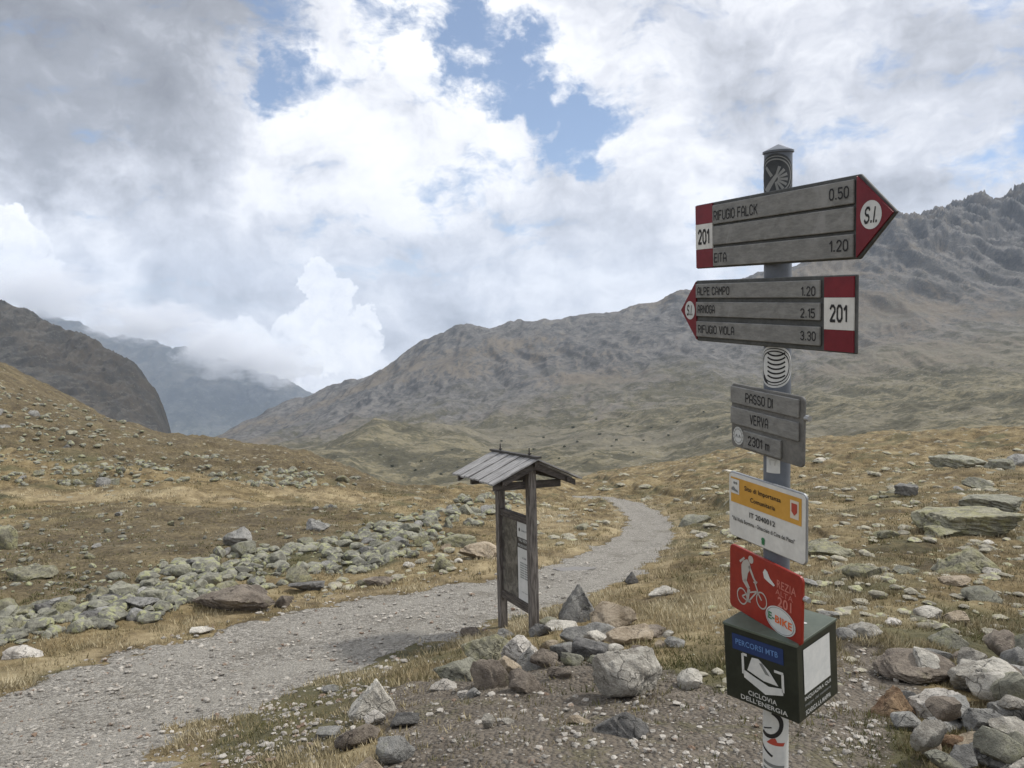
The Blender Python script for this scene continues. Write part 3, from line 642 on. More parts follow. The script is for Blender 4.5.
HERO = [
 (632, 699, 72, 56, 'pale', 'largest pale boulder with overhanging base on the bare soil in front of the signpost', 'any'),
 (373, 722, 46, 42, 'pale', 'pointed pale grey boulder, biggest of the small heap beside the track', 'peak'),
 (375, 731, 22, 18, 'white', 'small cream stone leaning on the pointed pale boulder', 'any'),
 (357, 750, 40, 28, 'brown', 'brown stone at the foot of the pointed pale boulder', 'any'),
 (328, 742, 22, 12, 'grey', 'flat bluish grey stone at the left end of the small heap', 'block'),
 (405, 728, 28, 18, 'dark', 'dark hollow stone right of the pointed pale boulder', 'any'),
 (394, 766, 38, 32, 'grey', 'speckled grey boulder with a dark face near the bottom edge', 'any'),
 (369, 780, 30, 26, 'tan', 'tan pointed stone cut by the bottom edge of the photo', 'peak'),
 (331, 689, 20, 10, 'grey', 'small bluish stone alone in the turf beside the track', 'any'),
 (458, 684, 46, 27, 'green', 'long greenish grey boulder at the left front of the cairn', 'any'),
 (490, 690, 38, 34, 'brown', 'angular brown boulder below the notice board', 'any'),
 (486, 661, 46, 34, 'lichen', 'wide boulder with yellow lichen top at the foot of the notice board', 'any'),
 (522, 659, 40, 30, 'white', 'bright white boulder against the near post of the notice board', 'any'),
 (559, 638, 40, 16, 'pale', 'flat pale pinkish slab right of the notice board post', 'block'),
 (576, 646, 30, 21, 'grey', 'darkish rounded stone on top of the cairn', 'any'),
 (562, 658, 26, 20, 'grey', 'speckled round grey stone in the middle of the cairn', 'any'),
 (528, 670, 28, 24, 'grey', 'grey leaning stone under the white boulder', 'peak'),
 (590, 660, 34, 24, 'dark', 'dark brown block at the right front of the cairn', 'block'),
 (600, 641, 30, 18, 'grey', 'plain grey stone at the back right of the cairn', 'any'),
 (580, 627, 40, 42, 'grey', 'standing pointed slab rising behind the cairn', 'peak'),
 (614, 633, 44, 24, 'tan', 'crumbly tan rock with lichen right of the standing slab', 'any'),
 (630, 646, 44, 18, 'tan', 'flat pinkish tan slab above the largest pale boulder', 'block'),
 (649, 637, 34, 17, 'brown', 'dark reddish lump of earthy rock near the track side turf', 'any'),
 (662, 598, 30, 10, 'pale', 'flat whitish stone in the dry grass below the track bend', 'any'),
 (632, 582, 13, 13, 'dark', 'small dark pointed stone standing at the track verge', 'peak'),
 (471, 632, 20, 11, 'brown', 'small brown stone left of the notice board feet', 'any'),
 (443, 694, 26, 13, 'white', 'flat white stone lying left of the cairn', 'peak'),
 (463, 701, 11, 10, 'white', 'tiny white stone beside the flat white stone', 'any'),
 (474, 701, 14, 12, 'grey', 'tiny grey stone right below the angular brown boulder', 'any'),
 (578, 723, 22, 13, 'tan', 'rounded tan stone on mossy soil left of the dark wedge', 'any'),
 (622, 737, 54, 31, 'dark', 'dark wedge shaped rock on the soil below the largest pale boulder', 'peak'),
 (488, 727, 13, 16, 'pale', 'small upright pale stone alone on the bare soil', 'any'),
 (507, 722, 13, 8, 'pale', 'small rounded pale stone on the bare soil', 'any'),
 (526, 692, 34, 24, 'brown', 'crumbling brown rock at the bottom of the cairn', 'any'),
 (597, 668, 20, 12, 'green', 'small mossy stone at the foot of the cairn', 'any'),
 (549, 652, 18, 14, 'tan', 'tan wedge stone between white boulder and round stone', 'any'),
 (606, 618, 26, 18, 'tan', 'tan stone leaning on the standing slab', 'any'),
 (985, 703, 62, 46, 'pale', 'largest pale flat topped boulder of the stone heap by the right edge', 'any'),
 (938, 722, 46, 36, 'white', 'squarish cream block in front of the stone heap', 'block'),
 (948, 733, 33, 18, 'grey', 'flat grey slab under the squarish cream block', 'block'),
 (983, 738, 50, 38, 'grey', 'big grey slab sloping down in the stone heap', 'any'),
 (1012, 729, 40, 34, 'grey', 'angular grey boulder of the heap touching the right edge', 'block'),
 (893, 717, 38, 34, 'rust', 'rusty pointed rock at the left end of the stone heap', 'peak'),
 (906, 704, 17, 18, 'grey', 'small oval grey stone left of the squarish cream block', 'any'),
 (951, 751, 32, 22, 'rust', 'orange brown stone wedged low in the heap', 'any'),
 (972, 756, 32, 25, 'tan', 'tan stone below the big grey slab', 'any'),
 (959, 768, 20, 14, 'pale', 'small pale stone near the bottom of the heap', 'any'),
 (996, 757, 26, 20, 'grey', 'grey stone low in the heap under the big sloping slab', 'any'),
 (1020, 754, 30, 23, 'green', 'greenish stone of the heap at the right edge', 'any'),
 (1012, 778, 34, 28, 'pale', 'pale stone at the lower right corner', 'any'),
 (907, 731, 30, 22, 'grey', 'grey weathered stone under the rusty pointed rock', 'any'),
 (930, 760, 24, 26, 'tan', 'tan broken stone left of the orange brown stone', 'any'),
 (949, 648, 36, 21, 'green', 'greenish angular rock uphill of the stone heap', 'peak'),
 (935, 663, 25, 16, 'grey', 'grey rounded stone behind the reddish earth', 'any'),
 (915, 684, 74, 30, 'brown', 'broad reddish brown earthy rock above the stone heap', 'any'),
 (863, 642, 32, 20, 'pale', 'rounded pale boulder right of the green box', 'any'),
 (845, 644, 20, 14, 'grey', 'bluish grey stone next to the green box', 'any'),
 (958, 661, 20, 12, 'brown', 'small brown stone above the pale flat topped boulder', 'any'),
 (1009, 680, 34, 22, 'grey', 'mottled grey rock behind the heap at the right edge', 'any'),
 (963, 536, 80, 30, 'lichen', 'widest flat boulder in the right meadow', 'block'),
 (943, 538, 34, 9, 'lichen', 'low pale stone in front of the widest flat boulder', 'any'),
 (965, 573, 64, 30, 'lichen', 'dark hollowed boulder with pale ridge in the right meadow', 'peak'),
 (992, 514, 58, 20, 'green', 'long greenish boulder behind the widest flat boulder', 'any'),
 (958, 468, 50, 16, 'green', 'jagged green outcrop near the skyline of the meadow', 'any'),
 (1000, 472, 32, 12, 'green', 'low outcrop right of the jagged green outcrop', 'any'),
 (1014, 466, 26, 16, 'grey', 'dark grey outcrop near the right edge below the mountain', 'any'),
 (976, 488, 28, 14, 'green', 'round greenish boulder below the jagged outcrop', 'any'),
 (905, 500, 20, 13, 'grey', 'grey cube like boulder in the tan meadow right of the signs', 'block'),
 (862, 583, 40, 12, 'lichen', 'long low stone in the grass right of the red sign', 'any'),
 (956, 587, 30, 7, 'tan', 'thin tan stone in grass below the hollowed boulder', 'any'),
 (928, 615, 26, 15, 'pale', 'left one of two pale stones in the grass above the reddish rock', 'any'),
 (954, 618, 26, 16, 'tan', 'right one of two pale stones in the grass above the reddish rock', 'any'),
 (892, 622, 16, 9, 'white', 'small white stone left of the two pale stones', 'any'),
 (826, 559, 46, 18, 'lichen', 'pale lichened slab just right of the yellow and white sign', 'any'),
 (886, 542, 22, 11, 'lichen', 'yellow lichened stone in the middle of the right meadow', 'any'),
 (2, 550, 30, 24, 'lichen', 'big pale boulder cut by the left edge', 'any'),
 (30, 582, 42, 18, 'lichen', 'smooth flat pale boulder on the brown slope near the left edge', 'any'),
 (240, 546, 28, 20, 'grey', 'most prominent round grey boulder on the brown slope', 'any'),
 (317, 532, 22, 14, 'grey', 'second grey boulder on the brown slope, right of the prominent one', 'any'),
 (236, 612, 78, 32, 'brown', 'large brownish mound of rock at the verge of the track', 'any'),
 (284, 606, 18, 14, 'brown', 'brown stone at the right end of the large mound', 'any'),
 (307, 591, 32, 11, 'dark', 'dark flat rock between boulder field and track', 'any'),
 (460, 547, 34, 15, 'lichen', 'yellow green flat boulder left of the notice board', 'any'),
 (481, 562, 42, 22, 'tan', 'pinkish boulder directly left of the notice board post', 'any'),
 (444, 572, 20, 15, 'lichen', 'yellow lichened stone below the pinkish boulder', 'any'),
 (377, 583, 30, 10, 'brown', 'low brown rock at the track verge', 'any'),
 (202, 631, 22, 9, 'pale', 'pale stone in the straw grass beside the track', 'any'),
 (24, 656, 34, 9, 'white', 'flat whitish stone in the verge near the left edge', 'any'),
 (112, 607, 26, 13, 'dark', 'dark grey stone at the upper rim of the boulder field', 'any'),
 (66, 616, 30, 16, 'lichen', 'yellow topped boulder in the boulder field near the left edge', 'any'),
 (43, 614, 22, 12, 'dark', 'dark sided stone left of the yellow topped boulder', 'any'),
 (20, 617, 26, 12, 'lichen', 'blocky lichened stone near the left edge of the boulder field', 'block'),
 (180, 577, 22, 14, 'green', 'pale green boulder at the top corner of the boulder field', 'any'),
 (143, 613, 30, 14, 'grey', 'grey rounded boulder in the middle of the boulder field', 'any'),
 (118, 577, 20, 9, 'green', 'pale broken stones on the brown slope left of centre', 'any'),
 (90, 623, 20, 10, 'dark', 'dark wedge in the boulder field', 'any'),
 (155, 602, 28, 13, 'green', 'greenish slab in the upper boulder field', 'any'),
 (508, 676, 24, 20, 'tan', 'tan stone squeezed between angular brown boulder and dark leaning stone', 'any'),
 (545, 668, 26, 20, 'brown', 'brown stone in the front row of the cairn, left of the dark brown block', 'any'),
 (540, 644, 22, 16, 'dark', 'dark stone touching the bright white boulder on its right side', 'any'),
 (572, 668, 22, 16, 'green', 'mossy green stone under the dark brown block', 'any'),
 (560, 680, 24, 14, 'brown', 'brown stone half buried at the front edge of the cairn', 'any'),
 (468, 672, 24, 16, 'pale', 'pale stone between long greenish boulder and lichen topped boulder', 'any'),
 (596, 646, 22, 16, 'pale', 'pale stone between plain grey stone and dark brown block', 'any'),
 (612, 656, 22, 14, 'pale', 'pale stone behind the left end of the largest pale boulder', 'any'),
 (548, 628, 20, 10, 'green', 'mossy stone just behind the flat pinkish slab', 'any'),
 (640, 660, 26, 14, 'brown', 'earthy brown stone behind the largest pale boulder', 'any'),
 (676, 650, 22, 12, 'grey', 'small grey stone to the right of the largest pale boulder', 'any'),
 (505, 640, 20, 12, 'grey', 'small grey stone between the two posts of the notice board', 'any'),
]
for i, (cx, yb, wp, hp, m, lab, shp) in enumerate(HERO):
    put_rock(cx, yb, wp, hp, m, lab, seed=1000+i*7, shape=shp)

# boulder field, meadow stones: shared prototypes, individuals for the largest, one mesh for the small remainder
def inpoly(x, y, poly):
    c = False; n = len(poly)
    for i in range(n):
        x1, y1 = poly[i]; x2, y2 = poly[i-1]
        if (y1 > y) != (y2 > y) and x < (x2-x1)*(y-y1)/(y2-y1)+x1: c = not c
    return c
def samp(poly, n, r_):
    xs = [p[0] for p in poly]; ys = [p[1] for p in poly]; out = []
    while len(out) < n:
        x = r_.uniform(min(xs), max(xs)); y = r_.uniform(min(ys), max(ys))
        if inpoly(x, y, poly): out.append((x, y))
    return out
TAL = [(-60, 612), (40, 604), (120, 596), (168, 566), (230, 552), (300, 546), (350, 532), (420, 516), (470, 500), (520, 488), (535, 500), (500, 520), (470, 532), (430, 552), (380, 566), (330, 578), (280, 586), (200, 602), (150, 625), (80, 632), (30, 645), (-60, 660)]
HIL = [(-80, 400), (0, 376), (80, 408), (160, 440), (240, 456), (330, 474), (390, 492), (200, 490), (0, 488), (-80, 490)]
BRN = [(-60, 500), (200, 505), (420, 505), (430, 512), (340, 535), (200, 550), (110, 590), (-60, 600)]
RGT = [(560, 500), (600, 480), (700, 462), (800, 448), (900, 440), (1060, 436), (1100, 620), (960, 640), (850, 615), (740, 590), (690, 560), (690, 530), (670, 508), (620, 492)]
MIDL = [(450, 545), (520, 500), (600, 500), (620, 520), (585, 540), (540, 555), (470, 570), (380, 585), (300, 600), (300, 590), (420, 560)]
NEAR = [(690, 600), (840, 600), (900, 640), (860, 690), (700, 700), (660, 650)]
RHP = [(905, 690), (1060, 650), (1080, 800), (940, 800)]
SOIL = [(430, 690), (560, 690), (700, 700), (860, 700), (900, 780), (330, 780), (420, 730)]
protos = {}
def proto(m, k, sub):
    key = (m, k, sub)
    if key not in protos:
        P, f = rock_arrays(5000+k*13, sub, 11); me = np_mesh('rock', P, f, RK[m], True)
        try: me.set_sharp_from_angle(angle=R(38))
        except Exception: pass
        protos[key] = me
    return protos[key]
def stone(cx, yb, wpx, m, r_):
    p = at(cx, yb); D_ = p.y; W = wpx*D_/F; return p, W
def copies(poly, n, wmin, wmax, mats_, label, group, seed, flat=(.45, .8), pw=2.2, sink=.28, heap=0.):
    r_ = random.Random(seed)
    for x, y in samp(poly, n, r_):
        sp_ = .45+.9*(y-380)/260
        m = r_.choice(mats_); wpx = (wmin+(wmax-wmin)*r_.random()**pw)*max(.55, min(1.5, sp_)); p, W = stone(x, y, wpx, m, r_)
        o = link('rock', proto(m, r_.randint(0, 7), 3)); h = W*r_.uniform(*flat)
        o.scale = (W, W*r_.uniform(.6, 1), h); o.location = (p.x, p.y+W*.3, p.z-h*sink+r_.uniform(0, heap)); o.rotation_euler = (r_.uniform(-.2, .2), r_.uniform(-.2, .2), r_.uniform(0, 6.28))
        word = {'pale': 'pale', 'white': 'whitish', 'grey': 'grey', 'dark': 'dark', 'lichen': 'yellowish lichened', 'green': 'greenish', 'rust': 'rusty', 'brown': 'brown', 'tan': 'tan'}[m]
        props(o, label % word, 'rock', group+' ('+word+')')
copies(TAL, 62, 13, 27, ['green', 'lichen', 'green', 'grey'], '%s boulder in the boulder field between the brown slope and the track', 'boulders of the boulder field', 3)
copies(HIL, 30, 10, 22, ['green', 'grey', 'lichen'], '%s rock on the left hillside above the straw coloured strip', 'rocks on the left hillside', 4)
copies(BRN, 16, 8, 18, ['green', 'lichen', 'grey'], '%s stone on the dark brown slope at left', 'stones on the brown slope', 5)
copies(RGT, 40, 14, 38, ['lichen', 'green', 'pale', 'lichen', 'grey'], '%s flat rock in the dry meadow right of the track', 'rocks of the right meadow', 6, (.26, .42), sink=.42)
copies(MIDL, 8, 9, 20, ['lichen', 'tan', 'pale'], '%s rock in the straw grass left of the track bend', 'rocks left of the track bend', 8)
copies(NEAR, 7, 10, 22, ['pale', 'grey', 'tan', 'green'], '%s stone in the grass behind the red and green signs', 'stones behind the signpost', 9)
copies(RHP, 24, 20, 36, ['grey', 'pale', 'brown', 'pale', 'green'], '%s filler stone inside the heap by the right edge', 'filler stones of the right heap', 10, heap=.12, pw=1.3)

def stuff_rocks(name, jobs, label, m, sub, seed, flat=False, clump=True):
    r_ = np.random.RandomState(seed); rr_ = random.Random(seed); Vs = []; Fs = []; n = 0
    base = [rock_arrays(7000+i*3, sub, 10) for i in range(10)]
    for poly, cnt, wmin, wmax, pw in jobs:
        pts = samp(poly, cnt, rr_)
        if clump: pts = [p for p in pts if float(perlin(np.array([p[0]*.018]), np.array([p[1]*.05]), 5)[0])+float(perlin(np.array([p[0]*.06]), np.array([p[1]*.14]), 8)[0])*.6 > -.30+rr_.uniform(-.25, .1)]
        xy = [(hit(x, y)) for x, y in pts]
        X = np.array([a*b for a, b in xy]); Y = np.array([b for a, b in xy]); Z = ground_z(X, Y)
        for (x, y), X_, Y_, Z_ in zip(pts, X, Y, Z):
            wpx = (wmin+(wmax-wmin)*rr_.random()**pw)*max(.5, min(1.5, .45+.9*(y-380)/260)); W = wpx*Y_/F; h = W*(rr_.uniform(.22, .45) if flat else rr_.uniform(.35, .75))
            P, f = base[rr_.randint(0, 9)]; a = rr_.uniform(0, 6.28); c, s = math.cos(a), math.sin(a)
            q = P*np.array([W, W*rr_.uniform(.6, 1), h]); q = np.stack([q[:, 0]*c-q[:, 1]*s+X_, q[:, 0]*s+q[:, 1]*c+Y_, q[:, 2]+Z_-h*.25], -1)
            Vs.append(q); Fs.append(f+n); n += len(P)
    me = np_mesh(name, np.vstack(Vs), np.vstack(Fs), m, False)
    return props(link(name, me), label, None, None, 'stuff')
def small_build(c1, c2, li, la):
    def f(g):
        P = g.pos(); n0 = g.noise(P, 1.6, 3, .6); n = g.noise(P, 9, 6, .65); n2 = g.noise(P, 40, 4, .7)
        c = g.mix(g.ss(n*.4+n2*.2+n0*.4, .38, .62), c1, c2); c = g.mix(g.ss(g.noise(P, 6, 5, .7), .60-la*.3, .68-la*.3), c, li)
        return {'Base Color': c, 'Normal': g.bump(n2, .8, .02)}
    return f
M_tal = mat('boulder_field_stone', small_build((.075, .074, .062), (.27, .265, .215), (.28, .285, .165), .30))
M_mead = mat('meadow_stone', small_build((.13, .12, .095), (.38, .355, .28), (.34, .34, .20), .25))
M_peb = mat('pale_pebble', small_build((.14, .13, .115), (.50, .47, .42), (.2, .14, .10), .2))
stuff_rocks('small_boulders', [(TAL, 1700, 2.5, 19, 2.3)], 'mass of small lichened stones filling the boulder field', M_tal, 2, 31)
stuff_rocks('hillside_stones', [(HIL, 1500, 2.0, 13, 2.0), (BRN, 520, 2.0, 8, 2.2)], 'small stones scattered over the left hillside and brown slope', M_tal, 2, 32)
stuff_rocks('meadow_stones', [(RGT, 1400, 2.5, 17, 2.5), (MIDL, 150, 4, 15, 2.), (NEAR, 90, 3, 10, 2.)], 'small pale stones scattered through the right meadow', M_mead, 2, 33, True)
VERG = [(-20, 690), (140, 640), (330, 590), (480, 570), (560, 560), (600, 560), (560, 605), (450, 640), (330, 690), (200, 768), (-20, 780)]
EDG = [(180, 770), (260, 720), (360, 668), (440, 640), (460, 650), (400, 700), (330, 770)]
stuff_rocks('pebbles', [(SOIL, 1300, .8, 6.5, 3.8), (EDG, 900, 1.2, 6, 3.), (VERG, 3000, 1.0, 5.0, 3.3), ([(840, 640), (930, 680), (900, 760), (820, 760)], 260, 1.5, 6, 2.6)],
            'loose pebbles and grit on the track and the bare soil', M_peb, 1, 34)

# ------------------------------------------------------------------ grass
def lookup(A, X, Y):
    t = np.degrees(np.arctan2(X, Y)); r_ = np.hypot(X, Y)
    return A[np.clip(np.searchsorted(rr, r_), 0, len(rr)-1), np.clip(np.searchsorted(th, t), 0, len(th)-1)]
def grass():
    r_ = np.random.RandomState(5); N = 64000
    u = r_.uniform(-.86, .86, N); D_ = np.exp(r_.uniform(math.log(2.4), math.log(48), N)); X = u*D_; Y = D_
    gr = lookup(g_grav, X, Y); di = lookup(g_dirt, X, Y); br = lookup(g_brown, X, Y); st = lookup(g_straw, X, Y); gn = lookup(g_green, X, Y)
    cl = fbm(X*.9, Y*.9, 4, .6, 77); cl2 = fbm(X*.25, Y*.25, 3, .5, 78)
    pr = np.clip(.55+cl*.9, 0, 1)*(1-np.clip(gr*1.35, 0, 1))*(1-np.clip(di*1.25, 0, 1)*.96)*(1-.45*br)+.04*(gr < .3)
    k = r_.uniform(size=N) < pr; X, Y, D_, st, gn, br, cl, cl2 = [a[k] for a in (X, Y, D_, st, gn, br, cl, cl2)]
    Z = ground_z(X, Y); n = len(X)
    tone = np.clip(.50+st*.25-gn*.38-br*.22+cl2*.35+cl*.2+r_.normal(size=n)*.1, 0, 1)
    Hh = .8*(.045+.05*r_.uniform(size=n)+.05*np.clip(cl, 0, 1)+st*.03)*(1-.35*gn)*(1+.35*smooth(12, 40, D_))*(.55+.45*smooth(3, 8, D_))
    nb = np.where(D_ < 7, 14, np.where(D_ < 16, 10, 7)); idx_ = np.repeat(np.arange(n), nb); m = len(idx_)
    a = r_.uniform(0, 6.28, m); sp = r_.uniform(0, 1, m)**.5*(.03+.010*D_[idx_]**.8)
    bx_ = X[idx_]+np.cos(a)*sp; by_ = Y[idx_]+np.sin(a)*sp; bz = Z[idx_]-.012
    h = Hh[idx_]*r_.uniform(.5, 1.15, m); lean = r_.uniform(.15, .8, m)*h; la = a+r_.normal(size=m)*.7
    wd = (.0022+.00045*D_[idx_])*r_.uniform(.7, 1.3, m); wa = r_.uniform(0, 3.14, m)
    V = np.zeros((m, 3, 3)); cx, cy = np.cos(wa)*wd, np.sin(wa)*wd
    V[:, 0] = np.stack([bx_-cx, by_-cy, bz], -1); V[:, 1] = np.stack([bx_+cx, by_+cy, bz], -1)
    V[:, 2] = np.stack([bx_+np.cos(la)*lean, by_+np.sin(la)*lean, bz+h], -1)
    tint = np.clip(tone[idx_]+r_.normal(size=m)*.09, 0, 1)
    me = np_mesh('dry_grass', V.reshape(-1, 3), np.arange(m*3).reshape(-1, 3), M_grass, False, {'tint': np.repeat(tint, 3)})
    props(link('dry_grass', me), 'short dry alpine grass tufts', None, None, 'stuff'); print('blades', m)
grass()

# ------------------------------------------------------------------ lettering and flat marks
def ink(name, c, rough=.6): return mat(name, lambda g: {'Base Color': c}, rough)
BLACK = ink('black_paint', (.018, .018, .02)); WHITE = mat('white_paint', mottled((.50, .50, .48), (.60, .60, .575), 18, .0002), .45)
RED = mat('dark_red_paint', mottled((.115, .010, .018), (.165, .014, .023), 14, .0002), .45)
ORED = mat('signal_red_paint', mottled((.20, .020, .014), (.26, .028, .018), 14, .0002), .4)
YEL = mat('yellow_orange_paint', mottled((.46, .25, .045), (.54, .30, .06), 14, .0002), .5)
def slat_build(g):
    P = g.obj(); a = g.noise(g.vm('MULTIPLY', P, (1, 1, 2.5)), 24, 7, .68); b = g.noise(P, 9, 5, .65, .8); d = g.noise(g.vm('MULTIPLY', P, (1, 1, 4)), 60, 4, .7)
    c = g.mix(g.ss(a*.6+d*.4, .38, .62), (.14, .141, .136), (.21, .211, .203)); c = g.mix(g.ss(b, .58, .68)*.55, c, (.27, .27, .265)); c = g.mix(g.ss(b, .42, .32)*.5, c, (.085, .085, .080))
    return {'Base Color': c, 'Normal': g.bump(d, .5, .0006)}
SLAT = mat('weathered_grey_slat', slat_build, .6)
BACK = mat('dark_grey_backing', mottled((.045, .048, .048), (.080, .083, .081), 22, .0005), .6)
POLEM = mat('painted_steel_pole', mottled((.095, .11, .135), (.125, .14, .165), 16, .0003), .45)
GALV = mat('galvanised_steel', mottled((.30, .31, .32), (.42, .43, .44), 40, .0003), .4, .6)
GREENBOX = mat('dark_green_box_paint', mottled((.013, .017, .014), (.024, .029, .023), 14, .0003), .4)
GREENTOP = mat('light_green_box_lid', mottled((.070, .088, .070), (.095, .115, .092), 14, .0003), .5)  # lid gets a much lighter green than the box body
BLUE = ink('blue_band', (.016, .034, .11)); PALE = ink('pale_grey_ink', (.42, .43, .42)); STICK = mat('sticker_white', mottled((.46, .48, .48), (.56, .57, .56), 20, .0002), .45)
GREYINK = ink('grey_ink', (.16, .17, .17)); GRN = ink('green_ink', (.04, .16, .07)); ORG = ink('orange_ink', (.60, .13, .04)); FAD = ink('faded_pink_ink', (.45, .16, .13)); CREST = ink('crest_red', (.35, .06, .04))
LBL = ink('light_blue_ink', (.10, .20, .42))
def text_me(s, bold=0.0, spacing=1.0):
    cu = bpy.data.curves.new('lettering', 'FONT'); cu.body = s; cu.offset = bold; cu.space_character = spacing; cu.resolution_u = 3
    o = bpy.data.objects.new('lettering', cu); COL.objects.link(o); bpy.context.view_layer.update()
    me = bpy.data.meshes.new_from_object(o.evaluated_get(bpy.context.evaluated_depsgraph_get()))
    bpy.data.objects.remove(o); bpy.data.curves.remove(cu)
    n = len(me.vertices); c = np.zeros(n*3, np.float32); me.vertices.foreach_get('co', c); return me, c.reshape(-1, 3)
def lettering(parent, s, x0, x1, z0, z1, y, m, bold=.012, spacing=1.05, name='lettering', slant=0):
    me, c = text_me(s, bold, spacing); mn, mx = c.min(0), c.max(0); sx = (x1-x0)/(mx[0]-mn[0]); sz = (z1-z0)/max(.6, (mx[1]-mn[1]))
    v = np.zeros_like(c); zz_ = (c[:, 1]-mn[1])*sz; v[:, 0] = x0+(c[:, 0]-mn[0])*sx+slant*zz_; v[:, 2] = z0+zz_; v[:, 1] = y
    me.vertices.foreach_set('co', v.ravel()); me.materials.clear(); me.materials.append(m); me.update()
    return link(name, me, parent)
GL = {'A': ([[(0, 0), (0, 4.4), (1.3, 6), (2.7, 6), (4, 4.4), (4, 0)], [(0, 2.3), (4, 2.3)]], 4), 'C': ([[(4, 4.8), (2.9, 6), (1.1, 6), (0, 4.8), (0, 1.2), (1.1, 0), (2.9, 0), (4, 1.2)]], 4),
 'D': ([[(0, 0), (0, 6), (2.8, 6), (4, 4.8), (4, 1.2), (2.8, 0), (0, 0)]], 4), 'E': ([[(3.8, 6), (0, 6), (0, 0), (3.8, 0)], [(0, 3.1), (3.1, 3.1)]], 3.8), 'F': ([[(3.8, 6), (0, 6), (0, 0)], [(0, 3.1), (3.1, 3.1)]], 3.8),
 'G': ([[(4, 4.8), (2.9, 6), (1.1, 6), (0, 4.8), (0, 1.2), (1.1, 0), (2.9, 0), (4, 1.2), (4, 2.9), (2.3, 2.9)]], 4), 'I': ([[(0, 0), (0, 6)]], 0), 'K': ([[(0, 0), (0, 6)], [(4, 6), (0, 2.7)], [(1.3, 3.7), (4, 0)]], 4),
 'L': ([[(0, 6), (0, 0), (3.6, 0)]], 3.6), 'M': ([[(0, 0), (0, 6), (2.2, 2.6), (4.4, 6), (4.4, 0)]], 4.4), 'N': ([[(0, 0), (0, 6), (4, 0), (4, 6)]], 4), 'O': ([[(0, 1.2), (0, 4.8), (1.1, 6), (2.9, 6), (4, 4.8), (4, 1.2), (2.9, 0), (1.1, 0), (0, 1.2)]], 4),
 'P': ([[(0, 0), (0, 6), (2.9, 6), (4, 5), (4, 3.7), (2.9, 2.7), (0, 2.7)]], 4), 'R': ([[(0, 0), (0, 6), (2.9, 6), (4, 5), (4, 3.8), (2.9, 2.9), (0, 2.9)], [(2.0, 2.9), (4, 0)]], 4),
 'S': ([[(3.9, 5), (2.9, 6), (1.1, 6), (0, 5), (0, 4), (1.1, 3.1), (2.9, 2.9), (4, 2), (4, 1), (2.9, 0), (1.1, 0), (0, 1)]], 4), 'T': ([[(0, 6), (4, 6)], [(2, 6), (2, 0)]], 4), 'U': ([[(0, 6), (0, 1.2), (1.1, 0), (2.9, 0), (4, 1.2), (4, 6)]], 4),
 'V': ([[(0, 6), (2, 0), (4, 6)]], 4), '.': ([[(.1, .25), (.9, .25)]], 1.0), 'm': ([[(0, 0), (0, 4), (1.6, 4), (2.2, 3.4), (2.2, 0)], [(2.2, 3.4), (2.8, 4), (3.8, 4), (4.4, 3.4), (4.4, 0)]], 4.4),
 '0': ([[(0, 1.2), (0, 4.8), (1.0, 6), (2.6, 6), (3.6, 4.8), (3.6, 1.2), (2.6, 0), (1.0, 0), (0, 1.2)]], 3.6), '1': ([[(0, 4.6), (1.6, 6), (1.6, 0)]], 1.6),
 '2': ([[(0, 4.8), (1, 6), (2.6, 6), (3.6, 5), (3.6, 3.9), (0, 0), (3.7, 0)]], 3.7), '3': ([[(0, 5), (1, 6), (2.6, 6), (3.6, 5), (3.6, 4), (2.6, 3.1), (1.4, 3.1)], [(2.6, 3.1), (3.6, 2.1), (3.6, 1), (2.6, 0), (1, 0), (0, 1)]], 3.6),
 '5': ([[(3.5, 6), (.2, 6), (.1, 3.4), (2.6, 3.6), (3.6, 2.6), (3.6, 1), (2.6, 0), (1, 0), (0, .9)]], 3.6)}
def stroked(parent, txt, x0, x1, z0, z1, y, m, wt=1.0, gap=1.75, slant=0):
    x = 0; segs = []
    for ch in txt:
        if ch == ' ': x += 3.0; continue
        ls, w_ = GL[ch]; segs += [[(x+a, b) for a, b in l] for l in ls]; x += w_+gap
    tot = x-gap+wt; sx = (x1-x0)/tot; sz = (z1-z0)/(6+wt*.8); V = []; Fc = []
    T = lambda a, b: (x0+(a+wt/2)*sx+slant*((b+wt*.4)*sz), y, z0+(b+wt*.4)*sz)
    for l in segs:
        for i, ((a, b), (c, d)) in enumerate(zip(l[:-1], l[1:])):
            L_ = math.hypot(c-a, d-b) or 1; ux_, uz_ = (c-a)/L_*wt/2, (d-b)/L_*wt/2; e0 = .45; n = len(V); yy = y-.00002*(i % 3)
            for p, q in ((a-ux_*e0-uz_, b-uz_*e0+ux_), (a-ux_*e0+uz_, b-uz_*e0-ux_), (c+ux_*e0+uz_, d+uz_*e0-ux_), (c+ux_*e0-uz_, d+uz_*e0+ux_)): t = T(p, q); V.append((t[0], yy, t[2]))
            Fc.append((n, n+1, n+2, n+3))
    me = bpy.data.meshes.new('lettering'); me.from_pydata(V, [], Fc); me.materials.append(m); me.update(); return link('lettering', me, parent)
